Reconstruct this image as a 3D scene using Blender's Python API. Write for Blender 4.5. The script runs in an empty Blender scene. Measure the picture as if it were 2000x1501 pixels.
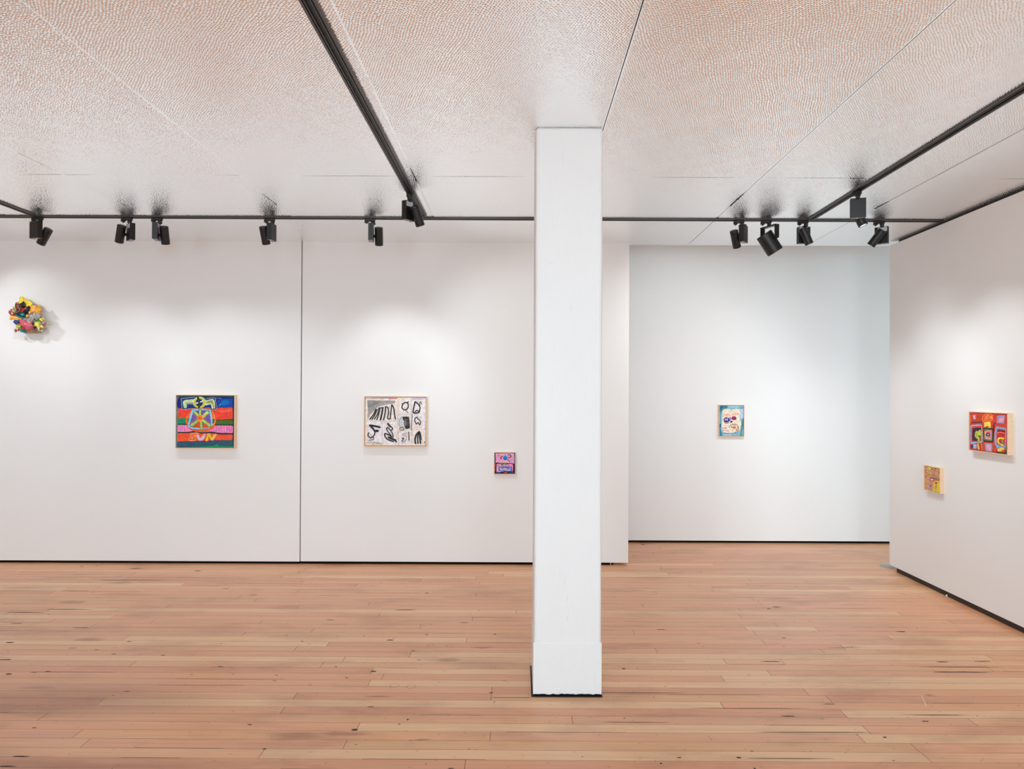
import bpy, bmesh, math, random
import numpy as np
from mathutils import Vector, Matrix
from mathutils.geometry import tessellate_polygon

random.seed(7)
scn = bpy.context.scene
COL = scn.collection

# ------------------------------------------------------------------ camera
cam_d = bpy.data.cameras.new('camera')
cam = bpy.data.objects.new('camera', cam_d)
COL.objects.link(cam)
cam_d.sensor_fit = 'HORIZONTAL'
cam_d.sensor_width = 36.0
cam_d.lens = 36.0 * 1333.0 / 2000.0
PITCH = 0.0064
cam.location = (0, 0, 1.5)
# level camera facing +Y, a hair of upward pitch and of roll
cam.matrix_world = (Matrix.Translation((0, 0, 1.5)) @ Matrix.Rotation(math.radians(90) + PITCH, 4, 'X')
                    @ Matrix.Rotation(0.0045, 4, 'Z'))
cam_d.shift_x = -14.0 / 2000.0
cam_d.shift_y = (11.5 - 1333 * PITCH) / 2000.0
cam_d.clip_start = 0.05
cam_d.clip_end = 60
scn.camera = cam

# ------------------------------------------------------------------ look
scn.view_settings.view_transform = 'Standard'
scn.view_settings.look = 'None'
scn.view_settings.gamma = 1.0
scn.view_settings.use_curve_mapping = False
scn.view_settings.exposure = 0.11
scn.cycles.max_bounces = 12
scn.cycles.diffuse_bounces = 6
scn.cycles.glossy_bounces = 6
scn.cycles.blur_glossy = 1.0
scn.cycles.sample_clamp_indirect = 6.0

world = bpy.data.worlds.new('daylight')
scn.world = world
world.use_nodes = True
world.node_tree.nodes['Background'].inputs[0].default_value = (0.75, 0.87, 1.0, 1)
world.node_tree.nodes['Background'].inputs[1].default_value = 0.25

# strength (watts) and colour of every group of lamps and windows
LIGHTS = {
    'a': (10.5, (0.90, 0.965, 1.0)), 'b': (8.0, (0.90, 0.965, 1.0)), 'c': (3.5, (0.90, 0.965, 1.0)), 'd': (16.0, (0.90, 0.965, 1.0)),
    'e': (24.0, (0.90, 0.97, 1.0)), 'f': (27.0, (0.95, 0.985, 1.0)), 'g': (20.0, (0.90, 0.972, 1.0)), 'h': (15.0, (0.90, 0.965, 1.0)),
    'i': (20.0, (0.95, 0.98, 1.0)), 'down_fill': (7.8, (0.85, 0.95, 1.0)),  # second entry is a downward fill added to every spotlight
    'w1': (42.0, (0.77, 0.91, 1.0)), 'w2': (100.0, (0.64, 0.865, 1.0)), 'w3': (112.0, (0.70, 0.885, 1.0)),
    'p': (70.0, (0.66, 0.88, 1.0)), 'x1': (19.0, (1, 1, 1)), 'x2': (42.0, (1, 0.995, 0.99)),  # last two entries drive the added, unseen overhead fill spotlights
}


def area(name, loc, direction, sx, sy, w, color):
    d = bpy.data.lights.new(name, 'AREA')
    d.shape = 'RECTANGLE'
    d.size = sx
    d.size_y = sy
    d.energy = w
    d.color = color
    o = bpy.data.objects.new(name, d)
    o.location = loc
    o.rotation_euler = Vector(direction).to_track_quat('-Z', 'Y').to_euler()
    COL.objects.link(o)
    return o


for key, wx in (('w1', -5.0), ('w2', -1.9), ('w3', 1.2)):
    area('window_daylight', (wx, -3.36, 1.55), (0, 1, 0), 2.2, 2.0, *LIGHTS[key])
area('passage_window_daylight', (6.05, 3.75, 1.5), (-1, 0.55, 0), 1.6, 2.0, *LIGHTS['p'])


# ------------------------------------------------------------------ materials
def lin(c):
    r = []
    for v in c[:3]:
        v = v / 255.0
        r.append(v / 12.92 if v <= 0.04045 else ((v + 0.055) / 1.055) ** 2.4)
    return (r[0], r[1], r[2], 1.0)


def new_mat(name):
    m = bpy.data.materials.new(name)
    m.use_nodes = True
    nt = m.node_tree
    return m, nt, nt.nodes['Principled BSDF']


def N(nt, kind, **kw):
    n = nt.nodes.new(kind)
    for k, v in kw.items():
        setattr(n, k, v)
    return n


def simple(name, col, rough=0.5, metal=0.0, bump=0.0, bscale=60.0, spec=0.5, var=0.0, stretch=None):
    m, nt, b = new_mat(name)
    b.inputs['Base Color'].default_value = lin(col)
    b.inputs['Roughness'].default_value = rough
    b.inputs['Metallic'].default_value = metal
    b.inputs['Specular IOR Level'].default_value = spec
    if bump or var:
        g = N(nt, 'ShaderNodeNewGeometry')
        src = g.outputs['Position']
        if stretch:
            mp = N(nt, 'ShaderNodeMapping')
            mp.inputs['Scale'].default_value = stretch
            nt.links.new(src, mp.inputs['Vector'])
            src = mp.outputs['Vector']
        t = N(nt, 'ShaderNodeTexNoise')
        t.inputs['Scale'].default_value = bscale
        t.inputs['Detail'].default_value = 4
        nt.links.new(src, t.inputs['Vector'])
        if bump:
            bp = N(nt, 'ShaderNodeBump')
            bp.inputs['Strength'].default_value = bump
            bp.inputs['Distance'].default_value = 0.01
            nt.links.new(t.outputs['Fac'], bp.inputs['Height'])
            nt.links.new(bp.outputs['Normal'], b.inputs['Normal'])
        if var:
            r = N(nt, 'ShaderNodeMapRange')
            r.inputs['From Min'].default_value = 0.3
            r.inputs['From Max'].default_value = 0.7
            r.inputs['To Min'].default_value = 1 - var
            r.inputs['To Max'].default_value = 1 + var
            nt.links.new(t.outputs['Fac'], r.inputs['Value'])
            mx = N(nt, 'ShaderNodeMix', data_type='RGBA', blend_type='MULTIPLY')
            mx.inputs[0].default_value = 1.0
            mx.inputs[6].default_value = lin(col)
            nt.links.new(r.outputs['Result'], mx.inputs[7])
            nt.links.new(mx.outputs[2], b.inputs['Base Color'])
    return m


M_WALL = simple('wall_paint', (240, 241, 241), 0.75, bump=0.02, bscale=140, spec=0.2)
M_COLUMN = simple('column_paint', (236, 237, 237), 0.45, bump=0.22, bscale=9, stretch=(9, 9, 0.7), spec=0.35)
M_DARK = simple('black_gap', (16, 14, 13), 0.8, spec=0.1)
M_BLACK = simple('black_metal', (22, 21, 22), 0.42, bump=0.02, bscale=400, spec=0.5)
M_TRACK = simple('track_metal', (62, 58, 57), 0.38, metal=0.0, spec=0.6)
M_TRACKD = simple('track_slot', (12, 12, 12), 0.5)
M_STICK = simple('paper_label', (205, 205, 210), 0.6, var=0.12, bscale=300)
M_PLATE = simple('grey_plate', (135, 130, 130), 0.45)
M_CHIP = simple('pale_dot', (235, 230, 225), 0.5)
M_MAPLE = simple('maple_frame', (240, 208, 176), 0.5, var=0.07, bscale=14, stretch=(3, 3, 14), spec=0.3)
M_CANVAS = simple('canvas_edge', (205, 200, 190), 0.8)
M_STEEL = simple('steel_plate', (165, 168, 168), 0.4, metal=0.25, var=0.15, bscale=90)
M_PLASTER = simple('upper_ceiling_paint', (225, 222, 218), 0.8)

M_LENS, nt, b = new_mat('lamp_lens')
b.inputs['Base Color'].default_value = (1, 1, 1, 1)
b.inputs['Emission Color'].default_value = (1, 0.97, 0.92, 1)
b.inputs['Emission Strength'].default_value = 6.0


def paint_mat():
    m, nt, b = new_mat('oil_paint')
    a = N(nt, 'ShaderNodeVertexColor', layer_name='Col')
    g = N(nt, 'ShaderNodeNewGeometry')
    t = N(nt, 'ShaderNodeTexNoise')
    t.inputs['Scale'].default_value = 55
    t.inputs['Detail'].default_value = 4
    nt.links.new(g.outputs['Position'], t.inputs['Vector'])
    r = N(nt, 'ShaderNodeMapRange')
    r.inputs['From Min'].default_value = 0.3
    r.inputs['From Max'].default_value = 0.7
    r.inputs['To Min'].default_value = 0.80
    r.inputs['To Max'].default_value = 1.16
    nt.links.new(t.outputs['Fac'], r.inputs['Value'])
    mx = N(nt, 'ShaderNodeMix', data_type='RGBA', blend_type='MULTIPLY')
    mx.inputs[0].default_value = 1.0
    nt.links.new(a.outputs['Color'], mx.inputs[6])
    nt.links.new(r.outputs['Result'], mx.inputs[7])
    nt.links.new(mx.outputs[2], b.inputs['Base Color'])
    b.inputs['Roughness'].default_value = 0.5
    b.inputs['Specular IOR Level'].default_value = 0.3
    return m


M_PAINT = paint_mat()


def pattern_mat(name, c1, c2, scale, thr=0.5, rough=0.35, kind='noise', c3=None):
    """glazed surface with a painted pattern of two or three colours"""
    m, nt, b = new_mat(name)
    g = N(nt, 'ShaderNodeNewGeometry')
    if kind == 'noise':
        t = N(nt, 'ShaderNodeTexNoise')
        t.inputs['Scale'].default_value = scale
        t.inputs['Detail'].default_value = 1
        out = t.outputs['Fac']
    elif kind == 'dots':
        t = N(nt, 'ShaderNodeTexVoronoi')
        t.inputs['Scale'].default_value = scale
        out = t.outputs['Distance']
    elif kind == 'check':
        t = N(nt, 'ShaderNodeTexChecker')
        t.inputs['Scale'].default_value = scale
        out = t.outputs['Fac']
    else:
        t = N(nt, 'ShaderNodeTexWave')
        t.inputs['Scale'].default_value = scale
        t.inputs['Distortion'].default_value = 3
        out = t.outputs['Fac']
    nt.links.new(g.outputs['Position'], t.inputs['Vector'])
    cr = N(nt, 'ShaderNodeValToRGB')
    cr.color_ramp.interpolation = 'CONSTANT'
    cr.color_ramp.elements[0].color = lin(c1)
    cr.color_ramp.elements[1].position = thr
    cr.color_ramp.elements[1].color = lin(c2)
    if c3:
        e = cr.color_ramp.elements.new(min(thr + 0.12, 0.98))
        e.color = lin(c3)
    nt.links.new(out, cr.inputs['Fac'])
    nt.links.new(cr.outputs['Color'], b.inputs['Base Color'])
    b.inputs['Roughness'].default_value = rough
    return m


# hammered mirror-steel ceiling: every dimple tilts the surface normal
def hammered(name, scale, tilt, rot, sx=1.0):
    m, nt, b = new_mat(name)
    b.inputs['Metallic'].default_value = 1.0
    b.inputs['Base Color'].default_value = (0.94, 0.93, 0.925, 1)
    b.inputs['Roughness'].default_value = 0.07
    g = N(nt, 'ShaderNodeNewGeometry')
    mp = N(nt, 'ShaderNodeMapping')
    mp.inputs['Scale'].default_value = (scale * sx, scale, 0.0)
    mp.inputs['Rotation'].default_value = (0, 0, rot)
    nt.links.new(g.outputs['Position'], mp.inputs['Vector'])
    v = N(nt, 'ShaderNodeTexVoronoi', voronoi_dimensions='2D', feature='F1')
    v.inputs['Scale'].default_value = 1.0
    v.inputs['Randomness'].default_value = 0.72
    nt.links.new(mp.outputs['Vector'], v.inputs['Vector'])
    d = N(nt, 'ShaderNodeVectorMath', operation='SUBTRACT')
    nt.links.new(mp.outputs['Vector'], d.inputs[0])
    nt.links.new(v.outputs['Position'], d.inputs[1])
    # fall-off towards the flat ridges between dimples
    mr = N(nt, 'ShaderNodeMapRange', interpolation_type='SMOOTHSTEP')
    mr.inputs['From Min'].default_value = 0.42
    mr.inputs['From Max'].default_value = 0.72
    mr.inputs['To Min'].default_value = tilt
    mr.inputs['To Max'].default_value = tilt * 0.25
    nt.links.new(v.outputs['Distance'], mr.inputs['Value'])
    s = N(nt, 'ShaderNodeVectorMath', operation='SCALE')
    nt.links.new(d.outputs[0], s.inputs[0])
    nt.links.new(mr.outputs['Result'], s.inputs['Scale'])
    # the sheet itself is gently uneven
    n = N(nt, 'ShaderNodeTexNoise', noise_dimensions='2D')
    n.inputs['Scale'].default_value = 2.2
    n.inputs['Detail'].default_value = 1
    nt.links.new(g.outputs['Position'], n.inputs['Vector'])
    ns = N(nt, 'ShaderNodeVectorMath', operation='SUBTRACT')
    nt.links.new(n.outputs['Color'], ns.inputs[0])
    ns.inputs[1].default_value = (0.5, 0.5, 0.5)
    nm = N(nt, 'ShaderNodeVectorMath', operation='MULTIPLY')
    nt.links.new(ns.outputs[0], nm.inputs[0])
    nm.inputs[1].default_value = (0.05, 0.05, 0.0)
    a1 = N(nt, 'ShaderNodeVectorMath', operation='ADD')
    nt.links.new(s.outputs[0], a1.inputs[0])
    nt.links.new(nm.outputs[0], a1.inputs[1])
    a2 = N(nt, 'ShaderNodeVectorMath', operation='ADD')
    nt.links.new(a1.outputs[0], a2.inputs[0])
    nt.links.new(g.outputs['True Normal'], a2.inputs[1])
    nn = N(nt, 'ShaderNodeVectorMath', operation='NORMALIZE')
    nt.links.new(a2.outputs[0], nn.inputs[0])
    nt.links.new(nn.outputs[0], b.inputs['Normal'])
    return m


M_HAM = hammered('hammered_steel', 84.0, 0.46, 0.3)
M_SHEET, nt, b = new_mat('polished_steel')
b.inputs['Metallic'].default_value = 1.0
b.inputs['Base Color'].default_value = (0.95, 0.94, 0.935, 1)
b.inputs['Roughness'].default_value = 0.06


STAINS_AND_SHADE = [(-0.355, 3.809, 0.14, 0.05), (-0.409, 2.945, 0.09, 0.012), (-0.928, 2.973, 0.25, 0.05), (2.034, 3.381, 0.05, 0.03), (-2.572, 4.092, 0.15, 0.06), (-2.626, 3.954, 0.05, 0.02), (-2.421, 3.429, 0.25, 0.06), (-2.342, 3.176, 0.3, 0.06), (-0.677, 3.34, 0.12, 0.02), (-0.226, 3.996, 0.15, 0.03), (-3.052, 5.296, 0.15, 0.06), (-3.134, 4.791, 0.15, 0.08), (-0.731, 2.997, 0.2, 0.04), (1.893, 4.025, 0.2, 0.03)] + [(-2.9, 2.75, 1.5, 0.5), (-2.2, 3.3, 1.2, 0.35), (-1.7, 2.6, 1.3, 0.35)]  # broad last patches: wear plus painted light falloff at the front left


def floor_mat():
    m, nt, b = new_mat('fir_boards')
    a = N(nt, 'ShaderNodeVertexColor', layer_name='Col')
    g = N(nt, 'ShaderNodeNewGeometry')
    mp = N(nt, 'ShaderNodeMapping')
    mp.inputs['Scale'].default_value = (1.6, 95, 1)
    nt.links.new(g.outputs['Position'], mp.inputs['Vector'])
    t = N(nt, 'ShaderNodeTexNoise')
    t.inputs['Scale'].default_value = 1.0
    t.inputs['Detail'].default_value = 5
    t.inputs['Roughness'].default_value = 0.6
    nt.links.new(mp.outputs['Vector'], t.inputs['Vector'])
    r = N(nt, 'ShaderNodeMapRange')
    r.inputs['From Min'].default_value = 0.28
    r.inputs['From Max'].default_value = 0.72
    r.inputs['To Min'].default_value = 0.86
    r.inputs['To Max'].default_value = 1.12
    nt.links.new(t.outputs['Fac'], r.inputs['Value'])
    mx = N(nt, 'ShaderNodeMix', data_type='RGBA', blend_type='MULTIPLY')
    mx.inputs[0].default_value = 1.0
    nt.links.new(a.outputs['Color'], mx.inputs[6])
    nt.links.new(r.outputs['Result'], mx.inputs[7])
    # worn traffic dirt in soft brown clouds
    mp2 = N(nt, 'ShaderNodeMapping')
    mp2.inputs['Scale'].default_value = (0.9, 2.6, 1)
    nt.links.new(g.outputs['Position'], mp2.inputs['Vector'])
    t2 = N(nt, 'ShaderNodeTexNoise')
    t2.inputs['Scale'].default_value = 1.6
    t2.inputs['Detail'].default_value = 6
    t2.inputs['Roughness'].default_value = 0.62
    nt.links.new(mp2.outputs['Vector'], t2.inputs['Vector'])
    r2 = N(nt, 'ShaderNodeMapRange')
    r2.inputs['From Min'].default_value = 0.50
    r2.inputs['From Max'].default_value = 0.78
    r2.inputs['To Min'].default_value = 0.0
    r2.inputs['To Max'].default_value = 0.8
    nt.links.new(t2.outputs['Fac'], r2.inputs['Value'])
    mx2 = N(nt, 'ShaderNodeMix', data_type='RGBA', blend_type='MULTIPLY')
    nt.links.new(r2.outputs['Result'], mx2.inputs[0])
    nt.links.new(mx.outputs[2], mx2.inputs[6])
    mx2.inputs[7].default_value = lin((200, 176, 158))
    # soft stains, and broad worn patches that also paint in shade; noisy edges
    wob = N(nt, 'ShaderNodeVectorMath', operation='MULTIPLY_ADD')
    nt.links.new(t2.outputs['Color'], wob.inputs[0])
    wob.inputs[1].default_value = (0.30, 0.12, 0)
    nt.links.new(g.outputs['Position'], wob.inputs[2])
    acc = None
    for (sx_, sy_, sw_, sh_) in STAINS_AND_SHADE:
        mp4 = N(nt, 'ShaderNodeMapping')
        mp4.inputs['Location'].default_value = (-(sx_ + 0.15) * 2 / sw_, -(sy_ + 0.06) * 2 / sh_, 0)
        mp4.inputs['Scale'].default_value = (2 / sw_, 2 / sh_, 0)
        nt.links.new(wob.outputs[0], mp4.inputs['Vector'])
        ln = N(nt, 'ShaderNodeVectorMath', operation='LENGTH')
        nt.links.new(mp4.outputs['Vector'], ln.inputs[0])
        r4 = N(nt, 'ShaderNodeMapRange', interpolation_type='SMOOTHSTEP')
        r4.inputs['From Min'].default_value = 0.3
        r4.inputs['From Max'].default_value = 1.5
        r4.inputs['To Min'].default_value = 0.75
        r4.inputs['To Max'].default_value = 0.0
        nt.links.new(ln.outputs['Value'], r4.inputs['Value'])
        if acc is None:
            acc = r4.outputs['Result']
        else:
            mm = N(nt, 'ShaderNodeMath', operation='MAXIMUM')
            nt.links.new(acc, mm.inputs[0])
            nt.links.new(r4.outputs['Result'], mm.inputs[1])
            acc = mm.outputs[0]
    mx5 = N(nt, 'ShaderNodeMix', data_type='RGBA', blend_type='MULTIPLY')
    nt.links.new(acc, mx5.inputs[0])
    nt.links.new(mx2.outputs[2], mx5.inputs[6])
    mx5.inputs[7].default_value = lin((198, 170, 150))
    # tiny dark pits and nail marks
    v = N(nt, 'ShaderNodeTexVoronoi', voronoi_dimensions='2D')
    v.inputs['Scale'].default_value = 9.0
    mp3 = N(nt, 'ShaderNodeMapping')
    mp3.inputs['Scale'].default_value = (0.55, 1.0, 1)
    nt.links.new(g.outputs['Position'], mp3.inputs['Vector'])
    nt.links.new(mp3.outputs['Vector'], v.inputs['Vector'])
    r3 = N(nt, 'ShaderNodeMapRange')
    r3.inputs['From Min'].default_value = 0.014
    r3.inputs['From Max'].default_value = 0.034
    r3.inputs['To Min'].default_value = 0.5
    r3.inputs['To Max'].default_value = 0.0
    nt.links.new(v.outputs['Distance'], r3.inputs['Value'])
    mx3 = N(nt, 'ShaderNodeMix', data_type='RGBA', blend_type='MIX')
    nt.links.new(r3.outputs['Result'], mx3.inputs[0])
    nt.links.new(mx5.outputs[2], mx3.inputs[6])
    mx3.inputs[7].default_value = lin((75, 52, 42))
    nt.links.new(mx3.outputs[2], b.inputs['Base Color'])
    b.inputs['Roughness'].default_value = 0.34
    b.inputs['Specular IOR Level'].default_value = 0.85
    bp = N(nt, 'ShaderNodeBump')
    bp.inputs['Strength'].default_value = 0.08
    bp.inputs['Distance'].default_value = 0.003
    nt.links.new(t.outputs['Fac'], bp.inputs['Height'])
    nt.links.new(bp.outputs['Normal'], b.inputs['Normal'])
    return m


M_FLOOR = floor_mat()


# ------------------------------------------------------------------ mesh helpers
def bm_box(bm, x0, x1, y0, y1, z0, z1, mi=0, mat=None):
    vs = [bm.verts.new(((mat @ Vector(p)) if mat else p)) for p in
          ((x0, y0, z0), (x1, y0, z0), (x1, y1, z0), (x0, y1, z0),
           (x0, y0, z1), (x1, y0, z1), (x1, y1, z1), (x0, y1, z1))]
    for f in ((0, 3, 2, 1), (4, 5, 6, 7), (0, 1, 5, 4), (1, 2, 6, 5), (2, 3, 7, 6), (3, 0, 4, 7)):
        fc = bm.faces.new([vs[i] for i in f])
        fc.material_index = mi
    return vs


def bm_lathe(bm, prof, seg=32, mat=None, mi=0, smooth=True):
    """profile of (radius, height) turned round local Z"""
    rings = []
    for r, z in prof:
        if r <= 1e-6:
            v = bm.verts.new((mat @ Vector((0, 0, z))) if mat else (0, 0, z))
            rings.append([v])
        else:
            ring = []
            for i in range(seg):
                a = 2 * math.pi * i / seg
                p = Vector((r * math.cos(a), r * math.sin(a), z))
                ring.append(bm.verts.new((mat @ p) if mat else p))
            rings.append(ring)
    for a, c in zip(rings[:-1], rings[1:]):
        for i in range(seg):
            j = (i + 1) % seg
            if len(a) == 1 and len(c) == 1:
                continue
            if len(a) == 1:
                f = bm.faces.new((a[0], c[i], c[j]))
            elif len(c) == 1:
                f = bm.faces.new((a[i], a[j], c[0]))
            else:
                f = bm.faces.new((a[i], a[j], c[j], c[i]))
            f.smooth = smooth
            f.material_index = mi


def make(name, bm, mats, parent=None, bevel=0.0, seg=2, angle=None):
    bmesh.ops.recalc_face_normals(bm, faces=bm.faces)
    me = bpy.data.meshes.new(name)
    bm.to_mesh(me)
    bm.free()
    for m in (mats if isinstance(mats, (list, tuple)) else [mats]):
        me.materials.append(m)
    o = bpy.data.objects.new(name, me)
    COL.objects.link(o)
    if parent:
        o.parent = parent
    if bevel:
        mod = o.modifiers.new('bevel', 'BEVEL')
        mod.width = bevel
        mod.segments = seg
        mod.limit_method = 'ANGLE'
        mod.angle_limit = math.radians(35)
    if angle:
        for p in me.polygons:
            p.use_smooth = True
        me.set_sharp_from_angle(angle=math.radians(angle))
    return o


def struct(name, bm, mats, parent=None, **kw):
    o = make(name, bm, mats, parent, **kw)
    if parent is None:
        o['kind'] = 'structure'
    return o


def thing(name, label, cat, loc, rz=0.0, group=None):
    o = bpy.data.objects.new(name, None)
    o.empty_display_size = 0.1
    COL.objects.link(o)
    o.location = loc
    o.rotation_euler = (0, 0, rz)
    o['label'] = label
    o['category'] = cat
    if group:
        o['group'] = group
    return o


def box_struct(name, x0, x1, y0, y1, z0, z1, mat, parent=None, **kw):
    bm = bmesh.new()
    bm_box(bm, x0, x1, y0, y1, z0, z1)
    return struct(name, bm, mat, parent, **kw)


# ------------------------------------------------------------------ room shell
def ceil_z(y):
    return 2.8 - (y - 3.363) * 0.012


XL, XR, YF = -6.5, 6.2, -3.4
XC = 3.147                       # face of the right-hand wall
YA = 5.88                        # face of the two hanging panels of the back wall
YB = 6.765                       # face of the recessed wall

# --- floor: boards laid one by one, gaps between them, marks on top
JOINTS = [(-2, -0.21), (-1, 1.68), (0, -1.83), (0, -0.73), (2, -0.71), (2, 1.55), (3, -2.17), (4, -1.1), (4, 1.52), (5, -2.0), (6, -1.09), (6, -0.13), (6, 1.52), (7, -0.13), (7, 1.44), (8, -0.76), (9, 1.07), (10, -0.78), (11, -2.1), (11, -1.07), (11, 2.56), (12, -0.97), (12, 1.15), (12, 1.47), (13, -0.61), (14, 0.8), (14, 1.76), (15, -1.12), (16, -2.36), (16, -0.31), (16, 1.47), (17, -1.68), (17, 2.27), (18, -1.28), (18, 0.72), (18, 1.47), (19, -2.69), (19, -0.62), (19, 1.44), (19, 1.89), (20, -3.33), (20, -3.01), (20, -2.36), (20, -1.66), (21, -2.66), (21, -0.3), (22, 1.48), (23, -3.17), (24, -2.42), (24, -1.52), (26, -1.87), (28, -0.31), (28, 2.95), (29, -1.64), (30, -3.17), (30, 1.47), (31, -2.57), (31, -1.24), (31, 1.49), (31, 2.52), (32, -3.83), (32, -2.95), (32, -1.68), (32, -0.3), (33, -0.77), (34, -3.19), (34, -1.89), (34, -0.34), (35, -0.12), (36, -1.81), (36, -0.25), (36, 1.23), (37, 1.52), (38, -1.69), (38, -0.99), (39, 1.22), (40, 1.69), (45, 1.24), (47, 1.73), (48, 1.36)]
PALE = [(-1, -0.95), (-1, 1.23), (1, 1.73), (1, 1.94), (2, -0.28), (4, 1.88), (5, -1.65), (5, -0.7), (8, -0.33), (9, 1.55), (10, -0.34), (12, -2.1), (12, -0.63), (13, -0.27), (13, 0.94), (15, -1.56), (15, 2.34), (16, -0.79), (17, 2.59), (19, 1.67), (21, -2.92), (23, -1.0), (23, 1.12), (29, -3.57), (30, 2.04), (31, -3.66), (34, -1.45), (34, -0.64), (35, 1.35), (36, -0.18), (40, 1.15)]
MARKS = [(-2.995, 4.035, 0.045, 0.012), (-2.673, 3.592, 0.035, 0.012), (-2.557, 3.615, 0.03, 0.006), (-2.493, 3.627, 0.03, 0.006), (-2.026, 2.718, 0.07, 0.008), (-2.136, 3.026, 0.02, 0.006), (-2.284, 3.867, 0.03, 0.006), (-2.419, 3.928, 0.025, 0.006), (-3.19, 5.7, 0.11, 0.012), (-2.646, 5.641, 0.06, 0.016), (-3.679, 5.761, 0.03, 0.01), (-3.57, 5.791, 0.02, 0.01), (-3.131, 5.355, 0.35, 0.008), (-2.888, 5.363, 0.25, 0.008), (-3.067, 4.644, 0.3, 0.008), (-3.293, 4.578, 0.25, 0.007), (-2.738, 4.291, 0.1, 0.006), (-2.308, 4.06, 0.03, 0.008), (-2.0, 3.853, 0.03, 0.006), (-3.281, 5.064, 0.2, 0.006), (-2.022, 2.791, 0.06, 0.008), (-1.939, 3.393, 0.03, 0.005), (-2.838, 3.782, 0.08, 0.008), (-3.201, 4.361, 0.08, 0.006), (-0.768, 4.102, 0.035, 0.012), (-0.718, 3.022, 0.025, 0.015), (-0.676, 5.051, 0.03, 0.012), (-0.777, 4.666, 0.14, 0.008), (-1.607, 3.698, 0.03, 0.006), (-1.056, 2.858, 0.02, 0.006), (-1.199, 3.063, 0.02, 0.006), (-1.22, 4.456, 0.05, 0.006), (-0.601, 3.933, 0.03, 0.008), (-0.696, 3.239, 0.03, 0.006), (-0.532, 3.074, 0.015, 0.006), (-0.5, 3.116, 0.01, 0.012), (-0.892, 3.564, 0.018, 0.006), (-0.56, 4.197, 0.02, 0.008), (-0.938, 4.169, 0.012, 0.006), (-0.986, 3.705, 0.015, 0.006), (-0.77, 3.646, 0.03, 0.012), (-2.199, 5.142, 0.05, 0.008), (-1.926, 4.987, 0.07, 0.006), (-0.348, 4.417, 0.06, 0.008), (-0.141, 4.208, 0.015, 0.012), (-0.133, 3.395, 0.02, 0.008), (-0.264, 2.716, 0.025, 0.006), (-1.285, 4.076, 0.015, 0.006), (0.899, 4.306, 0.06, 0.007), (1.802, 4.763, 0.06, 0.012), (1.729, 4.725, 0.025, 0.01), (1.62, 4.167, 0.022, 0.01), (0.572, 3.696, 0.02, 0.012), (2.361, 3.809, 0.06, 0.01), (2.367, 3.671, 0.3, 0.009), (2.411, 3.739, 0.42, 0.006), (2.593, 3.818, 0.1, 0.006), (2.397, 4.287, 0.06, 0.01), (1.409, 3.804, 0.11, 0.008), (1.498, 3.29, 0.06, 0.005), (1.254, 3.165, 0.06, 0.007), (1.966, 4.032, 0.012, 0.006), (1.596, 2.976, 0.015, 0.01), (0.907, 2.806, 0.02, 0.01), (0.944, 2.724, 0.01, 0.012), (0.662, 2.804, 0.02, 0.007), (0.579, 2.76, 0.01, 0.01), (1.859, 3.122, 0.03, 0.008), (1.119, 2.801, 0.3, 0.004), (1.093, 3.242, 0.5, 0.004), (0.515, 3.101, 0.35, 0.003), (1.336, 3.016, 0.5, 0.004), (1.956, 3.184, 0.3, 0.005), (1.215, 6.679, 0.04, 0.02), (0.617, 3.402, 0.5, 0.004)]


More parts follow.
